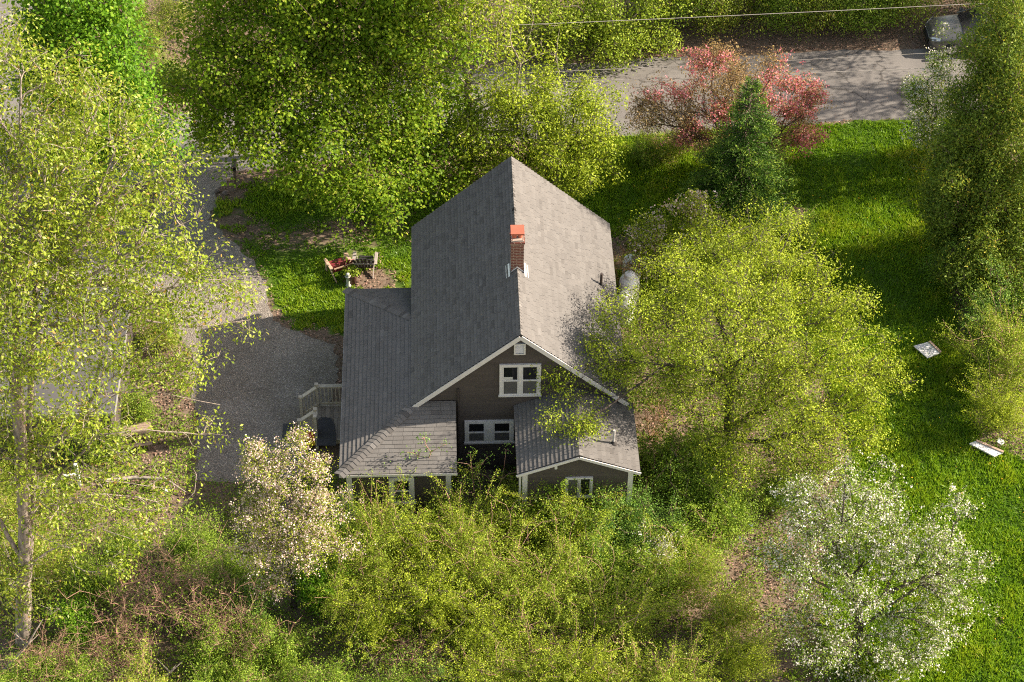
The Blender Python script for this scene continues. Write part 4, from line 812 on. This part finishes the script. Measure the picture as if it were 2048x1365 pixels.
place('m',205,905,.8,'','leafy green bush before the right half of the shed front')
place('b',130,900,.8,'','vivid green bush before the middle of the shed front')
place('m2',240,850,.8,'','low green bush against the right shed wall')
place('m',60,900,.9,'','green bush before the left half of the shed front')
# ---------------------------------------------------------------- outbuilding, utility line
a=G(228,826,2.5); rear=G(228,560,2.5)
sx1,sy0=a[0],a[1]; sx0=sx1-7.2; sy1=sy0+6.0
shed=empty('shed',((sx0+sx1)/2,(sy0+sy1)/2,0),'low shed with a smooth flat grey roof half hidden behind the tall left tree','shed'); ox,oy=(sx0+sx1)/2,(sy0+sy1)/2
def sb(mb,name,m,parent=None): mb.v=[(x-ox,y-oy,z) for x,y,z in mb.v]; return mb.build(name,m,parent or shed)
m_membrane,n_,p_=M_('grey_roof_membrane')
c_=mixc(n_,1.,ramp(n_,noise(n_,.8,6,.65),[(.3,(.07,.067,.065)),(.7,(.10,.096,.094))]),ramp(n_,noise(n_,9,5,.7),[(.25,(.85,.85,.85)),(.75,(1.08,1.08,1.08))]),'MULTIPLY')
n_.links.new(c_,p_.inputs['Base Color']); p_.inputs['Roughness'].default_value=.7
mb=MB(); mb.box((sx0,sy0,2.38),(sx1,sy1,2.5)); rf=sb(mb,'roof',m_membrane)
mb=MB()
for i in range(1,4): x=sx1-i*1.75; mb.box((x-.02,sy0+.01,2.5),(x+.02,sy1-.01,2.512))
sb(mb,'roof_seam',m_membrane,rf)
mb=MB(); mb.box((sx0-.02,sy0-.03,2.36),(sx1+.02,sy0-.001,2.51)); mb.box((sx1+.001,sy0,2.36),(sx1+.03,sy1,2.51)); sb(mb,'roof_edge',plain('roof_edge_metal',(.22,.215,.21),.5),rf)
wl=MB()
siding(wl,(0,sy0+.2,0),(1,0,0),[(sx0+.2,0),(sx1-.2,0),(sx1-.2,2.37),(sx0+.2,2.37)],nrm=(0,-1,0)); siding(wl,(sx1-.2,0,0),(0,1,0),[(sy0+.21,0),(sy1-.2,0),(sy1-.2,2.37),(sy0+.21,2.37)],nrm=(1,0,0))
slabwall(wl,(0,sy0+.2,0),(1,0,0),[(sx0+.2,0),(sx1-.2,0),(sx1-.2,2.37),(sx0+.2,2.37)],(0,-1,0)); slabwall(wl,(sx1-.2,0,0),(0,1,0),[(sy0+.3,0),(sy1-.2,0),(sy1-.2,2.37),(sy0+.3,2.37)],(1,0,0))
slabwall(wl,(sx0+.2,0,0),(0,1,0),[(sy0+.3,0),(sy1-.2,0),(sy1-.2,2.37),(sy0+.3,2.37)],(-1,0,0)); slabwall(wl,(0,sy1-.2,0),(1,0,0),[(sx0+.3,0),(sx1-.3,0),(sx1-.3,2.37),(sx0+.3,2.37)],(0,1,0)); sb(wl,'wall',m_siding)
m_wire=plain('cable_aluminium',(.36,.33,.30),.5,.1); m_wire2=plain('cable_black',(.05,.05,.05),.5)
YW=17.4
pb=AY(743,300,YW); pole=empty('utility_pole',(pb[0],YW,0),'brown wooden utility pole hidden inside the broad dark maple','utility pole')
mb=MB(); mb.tube([(0,0,0),(0,0,9.2)],[.15,.11],12); mb.build('pole',K_brown,pole,True)
mb=MB(); mb.box((-.06,-1.1,8.3),(.06,1.1,8.42)); mb.build('crossarm',K_brown,pole)
def wire(pts,lab,r=.013,m=None):
    o=MB(); P=[]
    for (a,b) in zip(pts[:-1],pts[1:]):
        A=AY(a[0],a[1],YW+a[2]); B=AY(b[0],b[1],YW+b[2])
        for i in range(13): t=i/12; q=A+(B-A)*t; q[2]-=.10*4*t*(1-t); P.append(q)
    o.tube(P,r,5); tag(o.build('overhead_cable',m or m_wire,smooth=True),lab,'cable')
wire([(-300,-110,.9),(743,62,.9),(2500,-22,.9)],'uppermost overhead cable crossing the hedge at upper right',.013)
wire([(-300,-48,0),(743,160,0),(2500,70,0)],'middle overhead cable above the road edge, just over the pink blossom',.010)
wire([(-300,-30,-.8),(743,176,-.8),(2500,108,-.8)],'lowest overhead cable crossing the asphalt, ending behind the white flowering shrub',.012)
# ---------------------------------------------------------------- parked car
p=G(1858,112); car=empty('parked_car',(p[0]+2.3,p[1]+.85,0),'silver grey car parked on the far verge with its nose out of the evergreen','car')
m_car=plain('car_paint_grey',(.17,.165,.158),.28,.55,.05,2); m_cg=plain('car_glass',(.012,.012,.014),.05); m_ty=plain('tyre_rubber',(.02,.02,.02),.8); m_rim=plain('wheel_rim',(.4,.4,.41),.3,.8)
def loft(mb,secs):
    n=len(secs[0]); v=[p for s_ in secs for p in s_]; f=[]
    for i in range(len(secs)-1):
        for k in range(n-1): f.append((i*n+k,i*n+k+1,(i+1)*n+k+1,(i+1)*n+k))
    f.append(tuple(range(n))); f.append(tuple((len(secs)-1)*n+k for k in range(n))[::-1]); mb.raw(v,f)
secs=[]
for x,hw_,zb,zs,zt in [(-2.32,.50,.38,.52,.60),(-2.27,.68,.26,.56,.68),(-2.12,.82,.2,.62,.76),(-1.8,.89,.18,.68,.85),(-1.3,.92,.18,.72,.93),(-.95,.925,.18,.76,.98),(0,.93,.18,.80,1.0),(1.0,.93,.18,.80,1.0),(1.6,.91,.2,.80,1.02),(2.1,.84,.25,.78,1.0),(2.32,.66,.4,.72,.92)]:
    secs.append([(x,-hw_*.93,zb),(x,-hw_,zb+.15),(x,-hw_,zs),(x,-hw_*.93,zs+.10),(x,-hw_*.76,zt-.03),(x,-hw_*.35,zt),(x,0,zt+.012),(x,hw_*.35,zt),(x,hw_*.76,zt-.03),(x,hw_*.93,zs+.10),(x,hw_,zs),(x,hw_,zb+.15),(x,hw_*.93,zb)])
mb=MB(); loft(mb,secs); mb.build('body',m_car,car,True)
secs=[]
for x,hw_,zt in [(-.98,.70,.985),(-.35,.64,1.33),(-.05,.62,1.40),(.9,.62,1.41),(1.35,.62,1.33),(1.95,.68,1.02)]:
    b=.97; secs.append([(x,-.80 if zt>1.1 else -hw_,b),(x,-hw_-.04*(zt>1.1),b+(zt-b)*.75),(x,-hw_*.85,zt),(x,0,zt+.015),(x,hw_*.85,zt),(x,hw_+.04*(zt>1.1),b+(zt-b)*.75),(x,.80 if zt>1.1 else hw_,b)])
mb=MB(); loft(mb,secs); mb.build('windows',m_cg,car,True)
mb=MB(); mb.raw([(-.12,-.58,1.425),(1.05,-.58,1.43),(1.05,.58,1.43),(-.12,.58,1.425),(-.12,-.58,1.39),(1.05,-.58,1.39),(1.05,.58,1.39),(-.12,.58,1.39)],[(0,1,2,3),(4,7,6,5),(0,4,5,1),(1,5,6,2),(2,6,7,3),(3,7,4,0)]); mb.build('roof',m_car,car,bevel=.015)
for s in (-1,1):
    mb=MB(); mb.beam((-.99,.74*s,1.0),(-.16,.60*s,1.41),.05,.03); mb.build('pillar',m_car,car)
    mb=MB(); mb.raw([(-2.29,s*.48,.60),(-2.22,s*.70,.62),(-1.93,s*.86,.72),(-1.90,s*.80,.79),(-2.20,s*.55,.71)],[(0,1,2,3,4) if s<0 else (4,3,2,1,0)]); mb.v=[(x-.02,y,z+.02) for x,y,z in mb.v]; mb.build('headlight',m_flash,car)
    for x in (-1.42,1.42):
        mb=MB(); mb.tube([(x,s*.72,.33),(x,s*.94,.33)],.33,20); wh=mb.build('wheel',m_ty,car,True); mb=MB(); mb.tube([(x,s*.935,.33),(x,s*.95,.33)],.2,16); mb.build('rim',m_rim,wh)
    mb=MB(); mb.box((-.86,s*.95-.08,.95),(-.68,s*.95+.08,1.08)); mb.build('mirror',m_car,car,bevel=.03)
mb=MB(); mb.box((-2.345,-.42,.40),(-2.28,.42,.56)); mb.build('grille',m_ty,car); 
mb=MB(); mb.box((-2.33,-.62,.26),(-2.27,.62,.33)); mb.build('bumper',m_ty,car)
# ---------------------------------------------------------------- garden furniture
def adirondack(px,py,rz,mslat,mframe,label):
    t=empty('garden_chair',G(px,py),label,'garden chair','wooden chairs on the left lawn',rz)
    for k in range(6):
        x=-.26+k*.104; hh=.92+.12*math.sin(math.pi*(k+.5)/6); mb=MB(); mb.beam((x,.12,.30),(x*1.4,.46,hh),.088,.022,upv=(0,1,0)); mb.build('back_slat',mslat,t)
    mb=MB(); mb.beam((-.36,.40,.72),(.36,.40,.72),.02,.05); mb.build('back_rail',mframe,t)
    for k in range(5):
        mb=MB(); y=-.42+k*.115; mb.box((-.27,y,.37-k*.018),(.27,y+.1,.39-k*.018)); mb.build('seat_slat',mslat,t)
    for s in (-1,1):
        mb=MB(); mb.box((s*.40-.06,-.36,.60),(s*.40+.06,.28,.625)); mb.build('arm',mframe,t,bevel=.01)
        mb=MB(); mb.box((s*.37-.02,-.42,0),(s*.37+.02,-.32,.60)); mb.build('leg',mframe,t)
        mb=MB(); mb.beam((s*.31,-.40,.36),(s*.31,.42,.04),.025,.10); mb.build('leg',mframe,t)
m_red=plain('red_cushion_paint',(.17,.02,.026),.6); m_blk=plain('black_cushion',(.022,.02,.022),.6); m_tan=plain('pale_chair_wood',(.42,.29,.20),.7); m_gry=plain('grey_chair_wood',(.30,.26,.235),.7)
adirondack(680,549,R(205),m_red,m_tan,'garden chair with red slatted back and tan arms on the left lawn'); adirondack(731,543,R(176),m_blk,m_gry,'garden chair with black slatted back and grey arms on the left lawn')
t=empty('flower_pot',G(704,566),'tall reddish brown flower pot with yellow green flowers behind the wing roof','flower pot')
mb=MB(); mb.lathe([(.0,.0),(.15,.0),(.2,.38),(.23,.4),(.23,.43),(.19,.43),(.18,.38),(0,.38)],n=20); mb.build('pot',plain('pot_glaze',(.13,.05,.045),.5),t,True)
rg=np.random.default_rng(3); V,Fq,tone=scatter(norm(rg.normal(0,1,(26,3)))*np.array([.2,.2,.13])+np.array([0,0,.54]),14,.06,.07,rg); link('flowers',npmesh('pot_flowers',V,Fq,{'tone':('FACE',tone)}),L_yel,t)
t=empty('garden_ornament',G(697,573),'small pale figure shaped garden ornament beside the flower pot','ornament')
mb=MB(); mb.lathe([(.0,.0),(.11,.0),(.1,.05),(.06,.1),(.07,.3),(.04,.42),(.09,.46),(.11,.5),(.0,.5)],n=16); mb.build('pedestal',plain('weathered_concrete',(.35,.36,.32),.8),t,True)
mb=MB(); mb.ball((0,0,.58),.07); mb.build('head',plain('weathered_concrete_light',(.45,.45,.42),.8),t,True)
# propane tanks
m_tank=plain('tank_white_enamel',(.88,.88,.88),.35,0,.04,3)
for px,py,h,lab in [(1256,608,1.35,'taller white propane tank beside the right eave, farther from the camera'),(1247,640,1.15,'shorter white propane tank beside the right eave, nearer the camera')]:
    t=empty('propane_tank',G(px,py),lab,'propane tank','white propane tanks beside the house'); r=.37
    mb=MB(); mb.lathe([(.0,.05),(r*.9,.05),(r,.14),(r,h-.28),(r*.93,h-.17),(r*.7,h-.08),(r*.4,h-.04),(0,h-.03)],n=28); mb.build('tank',m_tank,t,True)
    mb=MB(); mb.lathe([(.19,h-.06),(.19,h+.10),(.17,h+.13),(0,h+.14)],n=20); mb.build('valve_cover',m_tank,t,True)
    mb=MB(); mb.lathe([(r*.85,0),(r*.85,.08)],n=20); mb.build('foot_ring',m_tank,t,True)
t=empty('water_tank',G(1262,560),'white round topped cylinder behind the propane tanks','water tank'); mb=MB(); mb.lathe([(0,0),(.34,0),(.34,.85),(.30,.93),(0,.95)],n=26); mb.build('tank',m_tank,t,True); mb=MB(); mb.lathe([(.3,.94),(.31,.99),(.27,1.0),(0,1.0)],n=24); mb.build('lid',m_tank,t,True)
# boards lying on the right lawn
m_board=plain('weathered_white_board',(.62,.61,.63),.7,0,.12,4); m_lath=plain('board_batten',(.38,.27,.21),.8)
def board(corners,label,th=.04,z=.12,batten=None):
    P=[G(x,y,z) for x,y in corners]; c=sum(P)/4; t=empty('white_board',(c[0],c[1],0),label,'board'); mb=MB()
    v=[q-np.array([c[0],c[1],0]) for q in P]; top=[q+np.array([0,0,th]) for q in v]; mb.raw(v+top,[(3,2,1,0),(4,5,6,7),(0,1,5,4),(1,2,6,5),(2,3,7,6),(3,0,4,7)]); mb.build('panel',m_board,t)
    if batten:
        i,j=batten; mb=MB(); mb.beam(top[i]+np.array([0,0,.02]),top[j]+np.array([0,0,.02]),.08,.035); mb.build('batten',m_lath,t)
board([(1827,694),(1855,718),(1881,707),(1858,685)],'square white board lying flat in the shaded right lawn',batten=(2,3))
board([(1938,889),(1988,915),(2006,907),(1952,884)],'long narrow white board lying at the edge of the right lawn',.05,batten=(2,3))
board([(1992,884),(2004,892),(2010,884),(1999,877)],'small scrap of white board under the brownish shrubs',.03,z=.2)
# picnic bench, toys, posts
m_pic=plain('bench_wood',(.27,.20,.145),.75,0,.2,14)
b0=G(274,884); t=empty('picnic_table',b0,'small weathered picnic table on the dirt below the driveway','picnic table',None,R(9)); t.scale=(.72,.72,.8)
for k in range(5): mb=MB(); mb.box((-.72,-.3+k*.125,.70),(.72,-.19+k*.125,.735)); mb.build('table_board',m_pic,t)
for s in (-1,1):
    for k in range(2): mb=MB(); mb.box((-.72,s*.62-.12+k*.125,.40),(.72,s*.62-.01+k*.125,.435)); mb.build('bench_board',m_pic,t)
    mb=MB(); mb.box((s*.5-.02,-.7,.33),(s*.5+.02,.7,.40)); mb.build('crossbar',m_pic,t)
    for q in (-1,1): mb=MB(); mb.beam((s*.5+.03,q*.62,0),(s*.5+.03,q*.2,.70),.035,.09); mb.build('leg',m_pic,t)
m_or=plain('toy_orange_plastic',(.75,.10,.02),.35); m_bl=plain('toy_blue_plastic',(.10,.22,.55),.35); m_yl=plain('toy_yellow_plastic',(.7,.42,.03),.35); m_rd=plain('toy_red_plastic',(.55,.06,.03),.35)
def pumpkin(px,py,r,lab,m):
    t=empty('pumpkin_pail',G(px,py),lab,'toy pail'); mb=MB(); v0=len(mb.v); mb.ball((0,0,r*.85),r,20,10,(1,1,.85)); mb.v=[(x*(1+.05*math.cos(9*math.atan2(y,x))),y*(1+.05*math.cos(9*math.atan2(y,x))),z) for x,y,z in mb.v]; mb.build('pail',m,t,True)
    mb=MB(); mb.tube([(0,0,r*1.6),(.02,0,r*2.0)],[.03,.02],7); mb.build('stalk',K_brown,t)
pumpkin(123,872,.20,'round orange ball shaped pail, nearer and redder of the pair left of the picnic table',m_or); pumpkin(129,882,.16,'small pale orange pail beside the redder one left of the picnic table',plain('toy_pale_orange',(.7,.2,.05),.4))
pumpkin(121,846,.14,'small orange pail below the shed edge',m_or); pumpkin(139,839,.12,'tiny orange pail at the front wall of the shed',m_or)
t=empty('toy_figure',G(72,872),'small yellow and blue toy left of the orange pails','toy'); mb=MB(); mb.lathe([(0,0),(.13,0),(.15,.2),(.08,.3),(0,.3)],n=14); mb.build('base',m_bl,t,True); mb=MB(); mb.ball((0,0,.38),.11); mb.build('head',m_yl,t,True)
q=G(160,972); t=empty('white_post',q,'peeling white painted post standing in the weeds left of the driveway','post'); mb=MB(); mb.box((-.045,-.045,0),(.045,.045,1.0)); mb.box((-.06,-.06,1.0),(.06,.06,1.04)); mb.build('post',m_white,t)
t=empty('white_plank',G(142,955),'thin white painted plank lying beside the peeling white post','plank'); mb=MB(); mb.box((-.35,-.05,.10),(.35,.05,.13),rz=.15); mb.build('plank',m_white,t)
# ride-on toy and mats by the deck
t=empty('toy_car',G(622,888),'red and yellow plastic ride on toy beside the deck','toy car',None,R(20)); t.scale=(.8,.8,.8); mb=MB(); mb.box((-.2,-.32,.16),(.2,.32,.34)); mb.build('body',m_yl,t,bevel=.05); mb=MB(); mb.box((-.19,-.2,.36),(.19,.2,.62)); mb.build('cabin',m_rd,t,bevel=.07)
for sx in (-1,1):
    for sy in (-1,1): mb=MB(); mb.tube([(sx*.17,sy*.22,.1),(sx*.23,sy*.22,.1)],.1,14); mb.build('wheel',m_ty,t,True)
m_mat=plain('charcoal_mat',(.045,.045,.048),.85,0,.2,10)
P=[(632,845),(640,836),(652,835),(663,838),(669,850),(672,870),(672,892),(634,892)]; pts=[G(x,y,.515) for x,y in P]; c=sum(pts)/len(pts)
mb=MB(); n=len(pts); v=[(p[0]-c[0],p[1]-c[1],p[2]) for p in pts]; mb.raw(v+[(x,y,z+.015) for x,y,z in v],[tuple(range(n))[::-1],tuple(range(n,2*n))]+[(i,(i+1)%n,n+(i+1)%n,n+i) for i in range(n)]); o=mb.build('door_mat',m_mat); o.location=(c[0],c[1],0); tag(o,'round edged charcoal mat lying on the deck boards','mat')
mb=MB(); mb.box((-.45,-.4,.015),(.45,.4,.04)); o=mb.build('rubber_mat',m_mat); o.location=G(592,866); tag(o,'dark rectangular mat on the gravel at the foot of the deck steps','mat')
# mailbox post and small sign stones near the road
t=empty('mailbox',G(473,378),'dark mailbox on a brown post where the driveway meets the road','mailbox'); mb=MB(); mb.box((-.05,-.05,0),(.05,.05,1.05)); mb.build('post',K_brown,t)
mb=MB(); mb.box((-.09,-.24,1.05),(.09,.24,1.2)); mb.tube([(0,-.24,1.2),(0,.24,1.2)],.09,14); mb.build('box',m_blk,t)
def rock(px,py,r,lab,m,sc=(1,.8,.6)):
    mb=MB(); mb.ball((0,0,0),r,12,8,sc); rr=random.Random(px); mb.v=[(x*rr.uniform(.88,1.1),y*rr.uniform(.88,1.1),max(-.02,z*rr.uniform(.88,1.1)+r*.35)) for x,y,z in mb.v]; o=mb.build('rock',m,None,True); o.location=G(px,py); tag(o,lab,'rock')
m_st=plain('pale_stone',(.62,.58,.52),.85); rock(330,984,.11,'white stone on bare dirt below the picnic table',m_st); rock(303,978,.2,'tan rock left of the white stone on bare dirt',plain('tan_stone',(.35,.25,.18),.9)); rock(434,384,.12,'small dark stone in the dirt left of the mailbox',plain('dark_stone',(.12,.10,.09),.9)); rock(452,388,.14,'larger dark stone next to the mailbox post',plain('dark_stone2',(.14,.11,.10),.9))
mb=MB(); A=G(212,962,.25);B=G(330,958,.22);C=G(372,985,.15); mb.tube([A,(A+B)/2+np.array([0,.05,.06]),B,C],[.07,.065,.05,.02],8); tag(mb.build('fallen_branch',K_grey,None,True),'long grey fallen branch lying across the weeds below the picnic table','branch')
for k,(x0,y0,x1,y1,lb) in enumerate([(5,1345,85,1240,'bleached dead branch standing in the lower left corner'),(310,1365,352,1330,'short pale dead branch at the bottom edge left of the brambles'),(1330,960,1372,890,'grey dead branch leaning right of the annex')]):
    A=G(x0,y0,.1);B=AY(x1,y1,A[1]+.3); mb=MB(); mb.tube([A,(A+B)/2+np.array([.15,0,.05]),B],[.05,.035,.012],7); M2=(A+B)/2+np.array([.15,0,.05]); mb.tube([M2,M2+np.array([-.35,.1,.55])],[.03,.008],6); mb.tube([M2,M2+np.array([.4,.1,.4])],[.025,.008],6); tag(mb.build('dead_branch',K_grey,None,True),lb,'branch')
# ---------------------------------------------------------------- trees just past the right edge whose shade falls on the road and lawn
make_plant('deciduous_tree','tall olive tree across the road beyond the right edge','tree',(24.5,25.5,0),[(24.5,25.5,8,2.6,2.6,2.6),(23,24.5,6,2,2,1.5),(26,26,5.5,2.2,2,1.6)],420,22,.13,L_olive,K_brown,.2,[[(24.5,25.5,0),(24.6,25.4,8)]],cr=.34,seed=81)
make_plant('deciduous_tree','slim olive tree beside the road beyond the right edge','tree',(27,21.5,0),[(27,21.5,8.5,1.8,1.8,2.8),(26,21,6,1.6,1.6,1.3)],260,20,.13,L_olive,K_brown,.18,[[(27,21.5,0),(27,21.5,9)]],cr=.34,seed=82)
# ---------------------------------------------------------------- tell look-alikes apart by their order
ORD=['leftmost','second from the left','third from the left','fourth from the left','fifth from the left','sixth from the left','seventh from the left','eighth from the left','ninth from the left']
NUM={2:'two',3:'three',4:'four',5:'five',6:'six',7:'seven',8:'eight',9:'nine'}
by={}
for o in list(COL.objects):
    if o.parent is None and 'label' in o: by.setdefault(o['label'],[]).append(o)
for lab,os_ in by.items():
    if len(os_)>1:
        n=len(os_); q=lambda o:((np.array(o.location)-CP)@RT)/((np.array(o.location)-CP)@fw); os_.sort(key=q)
        for i,o in enumerate(os_): o['label']=('rightmost' if i==n-1 else ORD[i])+' of '+NUM.get(n,'many')+': '+lab
